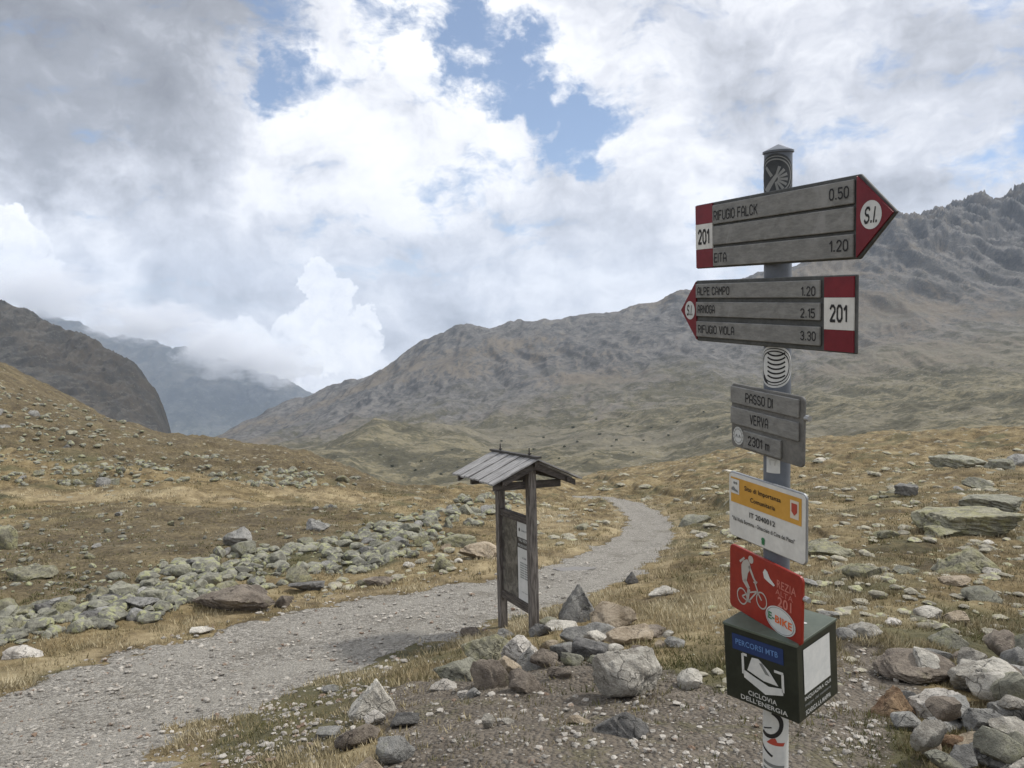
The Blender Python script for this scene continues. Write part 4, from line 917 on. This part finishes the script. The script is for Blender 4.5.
class Flat:
    """flat painted shapes in (x, z)"""
    def __init__(s): s.v = []; s.f = []
    def poly(s, pts): n = len(s.v); s.v += list(pts); s.f.append(tuple(range(n, n+len(pts)))); return s
    def rect(s, x0, x1, z0, z1): return s.poly([(x0, z0), (x1, z0), (x1, z1), (x0, z1)])
    def disc(s, cx, cz, rx, rz=None, n=36): rz = rz or rx; return s.poly([(cx+rx*math.cos(2*math.pi*i/n), cz+rz*math.sin(2*math.pi*i/n)) for i in range(n)])
    def arc(s, cx, cz, r0, r1, a0=0, a1=360, n=32, kz=1.):
        for i in range(n):
            a, b = R(a0+(a1-a0)*i/n), R(a0+(a1-a0)*(i+1)/n)
            s.poly([(cx+r0*math.cos(a), cz+kz*r0*math.sin(a)), (cx+r1*math.cos(a), cz+kz*r1*math.sin(a)), (cx+r1*math.cos(b), cz+kz*r1*math.sin(b)), (cx+r0*math.cos(b), cz+kz*r0*math.sin(b))])
        return s
    def bar(s, x0, z0, x1, z1, w0, w1=None):
        w1 = w0 if w1 is None else w1; d = math.hypot(x1-x0, z1-z0); nx_, nz_ = -(z1-z0)/d/2, (x1-x0)/d/2
        return s.poly([(x0+nx_*w0, z0+nz_*w0), (x0-nx_*w0, z0-nz_*w0), (x1-nx_*w1, z1-nz_*w1), (x1+nx_*w1, z1+nz_*w1)])
    def build(s, name, m, parent, y, wrap=None):
        v = [(x, y, z) for x, z in s.v]
        me = bpy.data.meshes.new(name); me.from_pydata(v, [], s.f); me.materials.append(m)
        if wrap:
            bm = bmesh.new(); bm.from_mesh(me)
            for k in range(-22, 23):       # slice so it can bend round the pole
                bmesh.ops.bisect_plane(bm, geom=bm.verts[:]+bm.edges[:]+bm.faces[:], plane_co=(k*.0035, 0, 0), plane_no=(1, 0, 0))
            Rr, off = wrap
            for q in bm.verts:
                a = q.co.x/Rr+off; rr_ = Rr-y; q.co = Vector((rr_*math.sin(a), -rr_*math.cos(a), q.co.z))
            bm.to_mesh(me); bm.free()
        me.update(); return link(name, me, parent)
def rounded(x0, x1, z0, z1, r, n=5, corners=(1, 1, 1, 1)):
    pts = []
    for (cx, cz, a, on) in ((x0+r, z0+r, 180, corners[0]), (x1-r, z0+r, 270, corners[1]), (x1-r, z1-r, 0, corners[2]), (x0+r, z1-r, 90, corners[3])):
        if not on: pts.append((cx+r*(1 if a in (270, 0) else -1), cz+r*(1 if a in (0, 90) else -1))); continue
        for i in range(n+1): t = R(a+90*i/n); pts.append((cx+r*math.cos(t), cz+r*math.sin(t)))
    return pts

# ------------------------------------------------------------------ the signpost
def mtx(c, x, y, z): 
    M = Matrix.Identity(4)
    for j, v in enumerate((x, y, z)):
        for i in range(3): M[i][j] = v[i]
    for i in range(3): M[i][3] = c[i]
    return M
ax = Vector((-0.04371, -0.08936, 0.99504)).normalized(); P0 = Vector((0.56829, 1.64745, -0.09202+CAMZ))
tb = (gz(.64, 1.79)-P0.z)/ax.z; base = P0+ax*tb
xl = Vector((1, 0, 0)); xl = (xl-ax*xl.dot(ax)).normalized(); yl = ax.cross(xl)
POST = empty('signpost', mtx(base, xl, yl, ax))
props(POST, 'grey steel trail signpost with red tipped direction arrows, notice signs and a green box', 'signpost')
def child(name, M):
    o = empty(name); o.parent = POST; o.matrix_local = mtx(base, xl, yl, ax).inverted()@M; return o
PR = .0279; PH = .488-tb
MB().tube((0, 0, -.25), (0, 0, PH), PR, 40).build('pole', POLEM, POST, smooth_=True)
capm = MB().tube((0, 0, PH), (0, 0, PH+.004), PR+.003, 40).raw([((PR+.003)*math.cos(2*math.pi*i/40), (PR+.003)*math.sin(2*math.pi*i/40), PH+.004) for i in range(40)]+[(0, 0, PH+.018)], [(i, (i+1) % 40, 40) for i in range(40)])
capm.build('cap', POLEM, POST, smooth_=True)
fr = [((0.5163, 1.6034, 0.2392), (0.3553, -0.933, -0.0569), (-0.0477, -0.0789, 0.9957)), ((0.5237, 1.6189, 0.0681), (0.3515, -0.9345, -0.0553), (-0.0483, -0.0771, 0.9959)),
      ((0.5339, 1.6403, -0.166), (0.3441, -0.9359, -0.0759), (-0.0413, -0.0959, 0.9945)), ((0.5438, 1.6563, -0.3702), (0.4008, -0.9142, -0.0601), (-0.0455, -0.0853, 0.9953)),
      ((0.5511, 1.6727, -0.5446), (0.3839, -0.9203, -0.0761), (-0.0398, -0.0988, 0.9943))]
def sframe(k):
    c, x, z = [Vector(v) for v in fr[k]]; x.normalize(); z = (z-x*z.dot(x)).normalized(); y = z.cross(x); c.z += CAMZ; return mtx(c+y*.006, x, y, z)
def clampset(S_, zs, holes=(-.02, .02)):
    m = MB()
    for z in zs:
        m.box(-.034, .034, .0075, .0105, z-.008, z+.008)
        for sx in (-.032, .032): m.box(sx-.003, sx+.003, .0065, .046, z-.006, z+.006)
        m.tube((0, .060, z), (0, .072, z), .006, 8)
        m.box(-.034, .034, .062, .066, z-.008, z+.008)
        for sx in (-.032, .032): m.box(sx-.003, sx+.003, .044, .064, z-.006, z+.006)
    m.build('clamp', GALV, S_)
def slat(S_, x0, x1, z0, z1, m=SLAT): MB().prism([(x0, z0), (x1, z0), (x1, z1), (x0, z1)], -.0075, -.0022).build('slat', m, S_, bevel=.0016)
# --- arrow pointing right
A = child('arrow_sign', sframe(0)); props(A, 'upper arrow board with red point to the right')
zt = .0735
MB().prism([(-.241, -zt), (.257, -zt), (.336, .001), (.257, zt), (-.241, zt)], -.002, .004).build('backing', BACK, A, bevel=.002)
for z0, z1 in ((.024, .066), (-.0225, .019), (-.0700, -.0285)): slat(A, -.170, .2455, z0, z1)
MB().prism([(-.238, .0285), (-.1725, .0285), (-.1725, zt-.002), (-.238, zt-.002)], -.0055, -.0022).build('red_end', RED, A)
MB().prism([(-.238, -zt+.002), (-.1725, -zt+.002), (-.1725, -.0295), (-.238, -.0295)], -.0055, -.0022).build('red_end', RED, A)
MB().prism([(-.238, -.0290), (-.1725, -.0290), (-.1725, .0280), (-.238, .0280)], -.0057, -.0022).build('number_panel', WHITE, A)
stroked(A, '201', -.228, -.184, -.018, .016, -.0064, BLACK, 1.25, 1.9)
MB().prism([(.2515, -zt+.003), (.331, .001), (.2515, zt-.003)], -.0055, -.0022).build('arrow_point', RED, A)
Flat().disc(.2845, .001, .0235, .0245).build('oval_panel', STICK, A, -.0060)
stroked(A, 'S.I.', .2690, .2985, -.0135, .0150, -.0066, BLACK, 1.1, 1.9, slant=.14)
for s, x0, x1, z0, z1 in (('RIFUGIO FALCK', -.164, -.012, .031, .053), ('0.50', .189, .2365, .035, .056), ('EITA', -.164, -.118, -.062, -.041), ('1.20', .190, .236, -.058, -.037)): stroked(A, s, x0, x1, z0, z1, -.0082, BLACK)
clampset(A, (-.04, .04))
# --- arrow pointing left
A = child('arrow_sign', sframe(1)); props(A, 'lower arrow board with red point to the left')
zt = .0715
MB().prism([(-.243, -zt), (.254, -zt), (.254, zt), (-.243, zt), (-.311, .001)], -.002, .004).build('backing', BACK, A, bevel=.002)
for z0, z1 in ((.0305, .0635), (-.0125, .021), (-.061, -.0245)): slat(A, -.2395, .168, z0, z1)
MB().prism([(.178, .031), (.250, .031), (.250, zt-.003), (.178, zt-.003)], -.0055, -.0022).build('red_end', RED, A)
MB().prism([(.178, -zt+.003), (.250, -zt+.003), (.250, -.0290), (.178, -.0290)], -.0055, -.0022).build('red_end', RED, A)
MB().prism([(.178, -.0285), (.250, -.0285), (.250, .0305), (.178, .0305)], -.0057, -.0022).build('number_panel', WHITE, A)
stroked(A, '201', .193, .236, -.0145, .0175, -.0064, BLACK, 1.2, 1.9)
MB().prism([(-.2415, -zt+.003), (-.2415, zt-.003), (-.306, .001)], -.0055, -.0022).build('arrow_point', RED, A)
Flat().disc(-.2665, .001, .0205, .022).build('oval_panel', STICK, A, -.0060)
stroked(A, 'S.I.', -.2800, -.2555, -.0115, .0140, -.0066, BLACK, 1.1, 1.9, slant=.14)
for s, x0, x1, z0, z1 in (('ALPE CAMPO', -.231, -.108, .037, .056), ('1.20', .119, .158, .034, .052), ('ARNOGA', -.231, -.163, -.005, .014), ('2.15', .117, .157, -.008, .010),
                          ('RIFUGIO VIOLA', -.231, -.092, -.052, -.033), ('3.30', .117, .159, -.052, -.034)): stroked(A, s, x0, x1, z0, z1, -.0082, BLACK)
clampset(A, (-.04, .04))
# --- place name
A = child('place_name_sign', sframe(2))
MB().prism(rounded(-.1115, .124, -.0725, .0725, .010, corners=(1, 1, 1, 1)), -.002, .0045).build('backing', mat('grey_backing', mottled((.10, .10, .096), (.16, .158, .15), 20, .0005), .6), A, bevel=.002)
for x0, x1, z0, z1 in ((-.1085, .1135, .029, .0665), (-.1085, .1135, -.0185, .0195), (-.062, .0615, -.0665, -.0275)): slat(A, x0, x1, z0, z1)
for s, x0, x1, z0, z1 in (('PASSO DI', -.0535, .0375, .0365, .0575), ('VERVA', -.0375, .0235, -.0095, .0125), ('2301 m', -.044, .028, -.0575, -.0365)): stroked(A, s, x0, x1, z0, z1, -.0082, BLACK)
Flat().disc(-.0855, -.045, .0185, .0205).build('emblem', STICK, A, -.0028)
e = Flat().arc(-.0855, -.045, .0135, .0146, kz=1.1)
for k in range(14): a = 2*math.pi*k/14; e.bar(-.0855+.0152*math.cos(a), -.045+.0167*math.sin(a), -.0855+.0176*math.cos(a), -.045+.0194*math.sin(a), .0014)
e.bar(-.094, -.049, -.091, -.042, .002).bar(-.091, -.042, -.088, -.049, .002).bar(-.083, -.049, -.080, -.042, .002).bar(-.080, -.042, -.077, -.049, .002).build('emblem_mark', GREYINK, A, -.0034)
clampset(A, (-.02, .03)); MB().tube((.123, .004, .03), (.134, .004, .03), .006, 12).build('bolt', GALV, A)
# --- site notice
A = child('notice_sign', sframe(3))
MB().prism(rounded(-.116, .122, -.0762, .0762, .012), -.001, .006).build('frame', mat('grey_aluminium', mottled((.22, .23, .245), (.28, .29, .30), 30, .0002), .4, .3), A, bevel=.002)
MB().prism(rounded(-.113, .121, -.0732, .0732, .010), -.0022, -.0012).build('face', WHITE, A)
Flat().rect(-.107, .1115, .006, .0645).build('band', YEL, A, -.0028)
Flat().rect(-.1055, -.078, .027, .0605).build('pictogram_panel', WHITE, A, -.0034)
Flat().poly([(-.104, .034), (-.080, .031), (-.083, .036), (-.090, .038), (-.096, .043), (-.103, .040)]).disc(-.094, .052, .003).disc(-.087, .052, .003).build('pictogram', GREYINK, A, -.0040)
Flat().rect(.080, .104, .017, .056).build('crest_panel', mat('crest_paper', lambda g: {'Base Color': (.55, .50, .42)}), A, -.0034)
Flat().poly([(.084, .050), (.100, .050), (.100, .032), (.092, .024), (.084, .032)]).build('crest', CREST, A, -.0040)
for s, x0, x1, z0, z1, m in (('Sito di Importanza', -.060, .053, .0385, .0525, BLACK), ('Comunitaria', -.041, .036, .0195, .0300, BLACK), ('IT 2040012', -.044, .036, -.0165, -.0045, BLACK), ('"Val Viola Bormina - Ghiacciaio di Cima dei Piazzi"', -.102, .094, -.0360, -.0265, BLACK)):
    lettering(A, s, x0, x1, z0, z1, -.0040, m, .016, 1.05)
Flat().disc(-.001, -.056, .0055).poly([(-.006, -.060), (.004, -.060), (.003, -.067), (-.005, -.067)]).build('pictogram', GRN, A, -.0034)
clampset(A, (-.03, .03))
# --- bike route
A = child('bike_route_sign', sframe(4))
MB().prism(rounded(-.114, .118, -.0765, .0765, .012), -.003, .004).build('plate', ORED, A, bevel=.0015)
b = Flat(); GB = mat('grey_pictogram', lambda g: {'Base Color': (.36, .34, .31)})
for cx, cz in ((-.0690, -.0365), (-.0035, -.0215)): b.arc(cx, cz, .0148, .0178, kz=1.12)
b.bar(-.069, -.0365, -.044, -.018, .0035).bar(-.044, -.018, -.018, -.006, .0035).bar(-.018, -.006, -.0035, -.0215, .004).bar(-.069, -.0365, -.048, -.042, .0035).bar(-.048, -.042, -.018, -.006, .0035)
b.bar(-.026, .012, -.015, -.008, .004).bar(-.031, .011, -.018, .016, .003)
b.poly([(-.072, .038), (-.066, .050), (-.052, .058), (-.044, .052), (-.040, .042), (-.050, .024), (-.054, .004), (-.068, .002), (-.071, .018)])       # back and trunk
b.bar(-.046, .044, -.030, .020, .008, .006).bar(-.030, .020, -.020, .012, .006, .004)
b.bar(-.062, .006, -.046, -.010, .015, .010).bar(-.046, -.010, -.050, -.038, .010, .007).bar(-.054, -.041, -.040, -.038, .006)
b.disc(-.040, .061, .0085, .0090).poly([(-.076, .042), (-.060, .056), (-.063, .060), (-.079, .046)])
b.build('cyclist_pictogram', GB, A, -.0037)
Flat().poly([(.000, .046), (.006, .056), (.014, .052), (.022, .040), (.038, .030), (.034, .026), (.016, .030), (.004, .034)]).build('emblem', STICK, A, -.0037)
lettering(A, 'REZIA', .044, .101, .028, .046, -.0037, FAD, .01); lettering(A, 'ALTA', .040, .092, .012, .024, -.0037, FAD, .0)
lettering(A, '201', .047, .0885, -.0135, .0095, -.0037, FAD, .02)
Flat().disc(.0560, -.0440, .0455, .0300).build('oval_sticker', STICK, A, -.0040)
Flat().arc(.0560, -.0440, .0405, .0420, kz=.66).build('oval_rim', GREYINK, A, -.0046)
lettering(A, 'E-', .0195, .0390, -.0510, -.0345, -.0050, GRN, .03); lettering(A, 'BIKE', .0410, .0920, -.0520, -.0350, -.0050, ORG, .03)
MB().tube((.118, .004, .03), (.130, .004, .03), .006, 12).build('bolt', GALV, A); clampset(A, (-.03, .03))
# --- green box
yaw = R(-49.8); bx3 = Vector((-.080, -.0722, 0)); bx3.z = math.sqrt(1-bx3.length_squared); dd = Vector((math.cos(yaw), math.sin(yaw), 0)); dd = (dd-bx3*dd.dot(bx3)).normalized(); ee = bx3.cross(dd)
BM = mtx(Vector((.6060, 1.7040, -.7049+CAMZ)), dd, ee, bx3)
BX = child('green_box', BM); W2, D2, H2 = .0895, .0845, .0870
MB().prism([(-W2, -H2), (W2, -H2), (W2, H2), (-W2, H2)], -D2, D2).build('box_body', GREENBOX, BX, bevel=.003)
MB().box(-W2-.001, W2+.001, -D2-.001, D2+.001, H2-.003, H2+.003).build('lid', GREENTOP, BX, bevel=.001)
fx = lambda u: -W2+2*W2*u
fz = lambda v: H2-2*H2*v
y = -D2-.0012
Flat().rect(fx(.13), fx(.83), fz(.30), fz(.09)).build('band', BLUE, BX, y)
lettering(BX, 'PERCORSI MTB', fx(.18), fx(.76), fz(.225), fz(.15), y-.0006, LBL, .01)
Flat().bar(fx(.27), fz(.33), fx(.27), fz(.60), .006).bar(fx(.81), fz(.42), fx(.81), fz(.66), .006).bar(fx(.27), fz(.335), fx(.33), fz(.335), .006).bar(fx(.70), fz(.415), fx(.82), fz(.415), .006)\
  .poly([(fx(.27), fz(.54)), (fx(.45), fz(.60)), (fx(.62), fz(.65)), (fx(.81), fz(.61)), (fx(.81), fz(.70)), (fx(.57), fz(.775)), (fx(.28), fz(.645))]).build('shield', STICK, BX, y)
Flat().poly([(fx(.33), fz(.53)), (fx(.40), fz(.34)), (fx(.49), fz(.33)), (fx(.63), fz(.44)), (fx(.75), fz(.60)), (fx(.55), fz(.60))]).build('mountain_mark', STICK, BX, y)
Flat().poly([(fx(.50), fz(.38)), (fx(.54), fz(.37)), (fx(.64), fz(.51)), (fx(.58), fz(.50))]).build('mountain_line', GREYINK, BX, y-.0005)
lettering(BX, 'CICLOVIA', fx(.33), fx(.72), fz(.865), fz(.80), y, PALE, .02); lettering(BX, "DELL'ENERGIA", fx(.22), fx(.86), fz(.955), fz(.89), y, PALE, .02)
Mr = empty('side_marks'); bpy.data.objects.remove(Mr)
def side(name, f, m, off=0.0012):        # shapes on the right face: (x, z) with x from near to far edge
    o = f if isinstance(f, bpy.types.Object) else f.build(name, m, BX, -off)
    o.matrix_local = Matrix.Translation((W2, 0, 0))@Matrix.Rotation(R(90), 4, 'Z'); return o
side('label_panel', Flat().rect(-.060, .050, -.030, .070), STICK)
for s, x0, x1, z0, z1, m in (('INQUADRA QUI', -.060, .050, -.046, -.036, PALE), ('mappa del sentiero', -.060, .050, -.060, -.051, GREYINK), ('SCARICA LA MAPPA', -.058, .048, -.078, -.067, PALE)):
    side('lettering', lettering(BX, s, x0, x1, z0, z1, -.0012, m, .02), m)
Flat().disc(.0, .0, .006, .004).build('lid_sticker', STICK, BX, 0).matrix_local = Matrix.Translation((.050, .02, H2+.0036))@Matrix.Rotation(R(-90), 4, 'X')
# --- round park stickers wrapped on the pole
def sticker(zc, c1, c2, half, kind):
    S_ = empty('round_sticker'); S_.parent = POST; S_.matrix_local = Matrix.Translation((0, 0, zc))
    off = R(-32); r_ = .0445
    Flat().disc(0, 0, r_, r_, 48).build('sticker_face', c1, S_, -.0004, (PR, off))
    f = Flat().arc(0, 0, r_*.86, r_*.90, n=40).arc(0, 0, r_*.72, r_*.78, n=40)
    if kind == 'wing':
        for k in range(7): a = R(-75+k*24); f.bar(.006*math.cos(a), .006*math.sin(a)-.006, .026*math.cos(a), .026*math.sin(a)-.006, .0035, .006)
        f.bar(-.018, -.028, .004, .002, .012, .006).bar(-.020, .020, -.006, .000, .006)
    elif kind == 'bands':
        for k in range(6): f.arc(.004, .052-k*.0095, .028, .0318, 232, 308, 10, kz=.95)
        f.poly([(-.030, -.020), (-.026, -.030), (-.012, -.037), (-.024, -.018)])
    else:
        f.arc(-.008, .008, .024, .036, -110, 60, 16).bar(-.02, -.028, .0, -.034, .006)
    f.build('sticker_mark', c2, S_, -.0009, (PR, off))
S1 = mat('dark_sticker', mottled((.035, .04, .045), (.06, .065, .07), 20, .0002)); M1 = mat('dull_silver', mottled((.17, .18, .18), (.24, .25, .25), 20, .0002))
sticker(.440-tb, S1, M1, 1, 'wing'); sticker(-.047+.096-tb, STICK, BLACK, 1, 'bands')
S_ = empty('pole_sticker'); S_.parent = POST; S_.matrix_local = Matrix.Translation((0, 0, -.160-tb))
Flat().rect(-.018, .012, -.021, .021).build('sticker_face', STICK, S_, -.0004, (PR, R(-30))); Flat().bar(-.012, .008, .006, .008, .003).bar(-.010, .008, -.008, -.004, .003).bar(.003, .008, .001, -.004, .003).build('sticker_mark', PALE, S_, -.0009, (PR, R(-30)))
S_ = empty('pole_sticker'); S_.parent = POST; S_.matrix_local = Matrix.Translation((0, 0, -.800-tb))
Flat().rect(-.046, .040, -.085, .085).build('sticker_face', STICK, S_, -.0004, (PR, R(-20)))
Flat().arc(-.018, .038, .026, .036, -120, 70, 20).bar(-.040, -.022, -.006, -.040, .006).bar(-.030, .02, -.008, .03, .003).build('sticker_mark', BLACK, S_, -.0009, (PR, R(-20)))
Flat().poly([(-.020, -.010), (.018, -.014), (.022, -.006), (.004, -.004), (.0, .006), (-.010, .002)]).build('sticker_mark', CREST, S_, -.0009, (PR, R(-20)))
Flat().bar(-.03, -.06, .02, -.066, .008).bar(-.03, -.075, .01, -.078, .006).build('sticker_mark', GREYINK, S_, -.0009, (PR, R(-20)))

# ------------------------------------------------------------------ the notice board
WOOD = mat('weathered_wood', lambda g: (lambda P: {'Base Color': g.mix(g.ss(g.noise(g.vm('MULTIPLY', P, (9, 9, .8)), 6, 7, .65, .3), .35, .65), (.062, .054, .049), (.20, .182, .165)), 'Normal': g.bump(g.noise(g.vm('MULTIPLY', P, (14, 14, .8)), 8, 5, .7), .6, .004)})(g.obj()), .85)
WOODX = mat('weathered_crossbar_wood', lambda g: (lambda P: {'Base Color': g.mix(g.ss(g.noise(g.vm('MULTIPLY', P, (.8, 9, 9)), 6, 7, .65, .3), .35, .65), (.040, .034, .030), (.115, .100, .088)), 'Normal': g.bump(g.noise(g.vm('MULTIPLY', P, (.8, 14, 14)), 8, 5, .7), .6, .004)})(g.obj()), .85)
PLANK = mat('silver_grey_plank', lambda g: (lambda P: {'Base Color': g.mix(g.ss(g.noise(g.vm('MULTIPLY', P, (9, .8, .8)), 5, 7, .65, .3), .35, .65), (.15, .145, .142), (.34, .335, .33)), 'Normal': g.bump(g.noise(g.vm('MULTIPLY', P, (14, .8, .8)), 8, 5, .7), .6, .004)})(g.obj()), .7)
nearp = Vector(ray(534.3, 634.5))*9.2; nearp.z += CAMZ
tl = R(3.4); X_ = Vector((.403*math.cos(tl), -.915*math.cos(tl), math.sin(tl))); Y_ = Vector((.915, .403, 0)); Z_ = X_.cross(Y_).normalized(); Y_ = Z_.cross(X_)
org = nearp-X_*.98; BD = empty('information_board', mtx(org, X_, Y_, Z_))
props(BD, 'weathered wooden notice board with a small plank roof and a map panel beside the track', 'notice board')
for x in (0, .98): MB().box(x-.055, x+.055, -.05, .05, -.35, 2.0).build('post', WOOD, BD, bevel=.006)
for z0, z1 in ((.235, .335), (1.325, 1.415)): MB().box(.0555, .9245, -.035, .035, z0, z1).build('crossbar', WOODX, BD, bevel=.004)
WOODY = mat('weathered_tie_wood', mottled((.045, .04, .036), (.125, .11, .10), 6, .003, (6, 1, 6)), .85)
for x in (0, .98):
    s = 1 if x == 0 else -1
    MB().box(x+s*.056, x+s*.116, -.44, .44, 1.765, 1.855).build('tie_beam', WOODY, BD, bevel=.004)
    MB().box(x+s*.056, x+s*.116, -.055, .055, 1.8555, 2.01).build('king_post', WOODY, BD)
HW, HR, HE = .59, 2.15, 1.885       # roof half width, ridge and eave height
for x in (-.12, 1.10):
    for s in (-1, 1): MB().raw([(x-.025, 0, HR-.13), (x+.025, 0, HR-.13), (x+.025, 0, HR-.045), (x-.025, 0, HR-.045), (x-.025, s*(HW-.05), HE-.09), (x+.025, s*(HW-.05), HE-.09), (x+.025, s*(HW-.05), HE-.022), (x-.025, s*(HW-.05), HE-.022)],
                                [(0, 1, 2, 3), (7, 6, 5, 4), (0, 4, 5, 1), (1, 5, 6, 2), (2, 6, 7, 3), (3, 7, 4, 0)]).build('rafter', WOODY, BD)
MB().box(-.20, 1.18, -.03, .03, HR-.10, HR-.03).build('ridge_beam', WOODX, BD)
for s in (-1, 1): MB().box(-.20, 1.18, s*.43-.03, s*.43+.03, 1.8555, 1.905).build('purlin', WOODX, BD)
r_ = random.Random(4)
for s in (-1, 1):
    m = MB(); x = -.24; n = 9; wd = 1.46/n
    for k in range(n):
        x0, x1 = x+k*wd+.004, x+(k+1)*wd-.004; lift = r_.uniform(0, .008)+(.010 if k % 2 else 0); oe = r_.uniform(-.012, .012)
        t = .018; y1 = s*(HW+oe); a = [(x0, 0, HR+lift-t), (x1, 0, HR+lift-t), (x1, y1, HE+lift-t), (x0, y1, HE+lift-t), (x0, 0, HR+lift), (x1, 0, HR+lift), (x1, y1, HE+lift), (x0, y1, HE+lift)]
        m.raw(a, [(3, 2, 1, 0), (4, 5, 6, 7), (0, 1, 5, 4), (1, 2, 6, 5), (2, 3, 7, 6), (3, 0, 4, 7)])
    m.build('roof_slope', PLANK, BD)
DK = mat('dark_iron', mottled((.03, .028, .027), (.06, .055, .05), 20, .001), .7)
MB().prism([(-.25, HR+.006), (1.23, HR+.006), (1.23, HR+.030), (-.25, HR+.030)], -.035, .035).build('ridge_cap', DK, BD)
for x in (.05, .96): MB().tube((x, 0, HR+.03), (x, 0, HR+.12), .012, 8, .007).tube((x-.03, 0, HR+.045), (x+.05, 0, HR+.05), .009, 6).build('ridge_ornament', DK, BD)
MAPM = mat('faded_map', lambda g: (lambda P: {'Base Color': g.mix(g.ss(g.noise(P, 7, 8, .7, 1.2), .42, .6), (.050, .047, .042), (.165, .155, .135)), 'Roughness': .35})(g.obj()))
MB().box(.056, .924, -.004, .012, .336, 1.324).build('back_panel', WOODX, BD)
MB().box(.070, .540, -.008, -.0045, .345, 1.315).build('map_panel', MAPM, BD)
PST = MB().box(.560, .918, -.009, -.0045, .345, 1.315).build('poster', mat('pale_poster', mottled((.50, .51, .50), (.60, .60, .59), 5, .0002), .4), BD)
Flat().rect(.561, .917, .995, 1.125).build('dark_band', ink('dark_band_ink', (.045, .04, .035)), PST, -.0100)
lettering(PST, 'VAL VERVA', .60, .89, 1.075, 1.115, -.0106, PALE, .02); lettering(PST, 'PERCORSI E NATURA', .58, .90, 1.010, 1.045, -.0106, PALE, .02)
Flat().poly([(.61, 1.20), (.64, 1.20), (.65, 1.23), (.63, 1.25), (.605, 1.23)]).build('emblem', BLACK, PST, -.0100)
lettering(PST, 'COMUNITÀ', .67, .88, 1.205, 1.235, -.0100, GREYINK, .02)
lettering(PST, 'NORME', .69, .82, .865, .890, -.0100, GREYINK, .02)
f = Flat()
for r in range(7):
    for c in range(2): f.rect(.63+c*.125, .63+c*.125+.115, .62+r*.030, .62+r*.030+.020)
f.build('text_table', mat('pale_ink', lambda g: {'Base Color': (.28, .29, .28)}), PST, -.0100)
lettering(PST, 'ente gestore', .66, .90, .44, .455, -.0100, GREYINK, .02)

# ------------------------------------------------------------------ low cloud lying on the far mountain
def low_cloud():
    m = bpy.data.materials.new('low_cloud'); m.use_nodes = True; nt = m.node_tree; nt.nodes.clear(); g = G(nt)
    v = nt.nodes.new('ShaderNodeVolumePrincipled'); v.inputs['Color'].default_value = (.97, .975, 1, 1)
    P = S(g, g.n('ShaderNodeTexCoord').outputs['Object'])
    r = g.vm('LENGTH', P, out=1); n = g.noise(g.vm('ADD', P, g.comb(g.rnd()*20, 0., 0.)), 1.9, 6, .62)
    g.put(v.inputs['Density'], g.ss((1-r)*.8+(n-.5)*2.4, .10, 0.6)*.0075)
    o = nt.nodes.new('ShaderNodeOutputMaterial'); nt.links.new(v.outputs[0], o.inputs['Volume'])
    V, Fc = ICO[3]; me = np_mesh('low_cloud', V, Fc, m, True)
    for x, y, D_, rx, rz in ((30, 292, 5300, 640, 230), (150, 322, 5500, 480, 190), (225, 350, 5500, 420, 230), (275, 365, 5700, 360, 190)):
        o = link('low_cloud', me); o.location = Vector(ray(x, y))*D_+Vector((0, 0, CAMZ)); o.scale = (rx, 420, rz); props(o, 'white cloud lying on the far mountain', None, None, 'stuff')
low_cloud()

# ------------------------------------------------------------------ low shrubs dotted over the valley slope
def shrubs():
    r_ = np.random.RandomState(3); V = []; Fc = []
    for b in range(7):
        cc = r_.uniform(-.6, .6, 3)*np.array([1, 1, .3])+np.array([0, 0, .45])
        for i in range(34):
            d = r_.normal(size=3); d /= np.linalg.norm(d); p = cc+d*.42*r_.uniform(.6, 1); a = r_.normal(size=3)*.14; b2 = r_.normal(size=3)*.14
            n = len(V); V += [p, p+a, p+b2]; Fc.append((n, n+1, n+2))
    me = np_mesh('shrub', np.array(V), np.array(Fc), mat('dark_shrub_leaf', lambda g: g.mix(g.noise(g.obj(), 4, 3), (.018, .024, .012), (.05, .058, .026))), False)
    mt = [o for o in bpy.data.objects if o.get('label', '').startswith('long grey rocky mountain')][0]; bpy.context.view_layer.update()
    rr_ = random.Random(12); P_ = [(415, 470), (425, 462), (440, 474), (460, 468), (470, 458), (565, 448), (580, 440), (590, 452), (602, 436), (610, 449), (618, 441), (628, 430), (640, 440), (650, 427), (575, 428), (548, 436), (536, 450), (505, 441), (520, 430), (600, 420), (668, 433), (680, 420), (450, 448), (490, 452), (395, 466), (380, 458), (557, 458), (633, 452), (700, 414), (720, 425)]
    for x, y in P_:
        x += rr_.uniform(-4, 4); y += rr_.uniform(-3, 3); d = Vector(ray(x, y)).normalized()
        ok, p, nn, _ = mt.ray_cast(Vector((0, 0, CAMZ))+d*100, d)
        if not ok: continue
        s_ = p.y*rr_.uniform(1.4, 2.9)/F
        o = link('shrub', me); o.location = p-Vector((0, 0, s_*.1)); o.scale = (s_, s_, s_*.9); o.rotation_euler = (0, 0, rr_.uniform(0, 6.28))
        props(o, 'small dark green shrub dotted on the slope below the long mountain', 'shrub', 'shrubs on the valley slope')
shrubs()
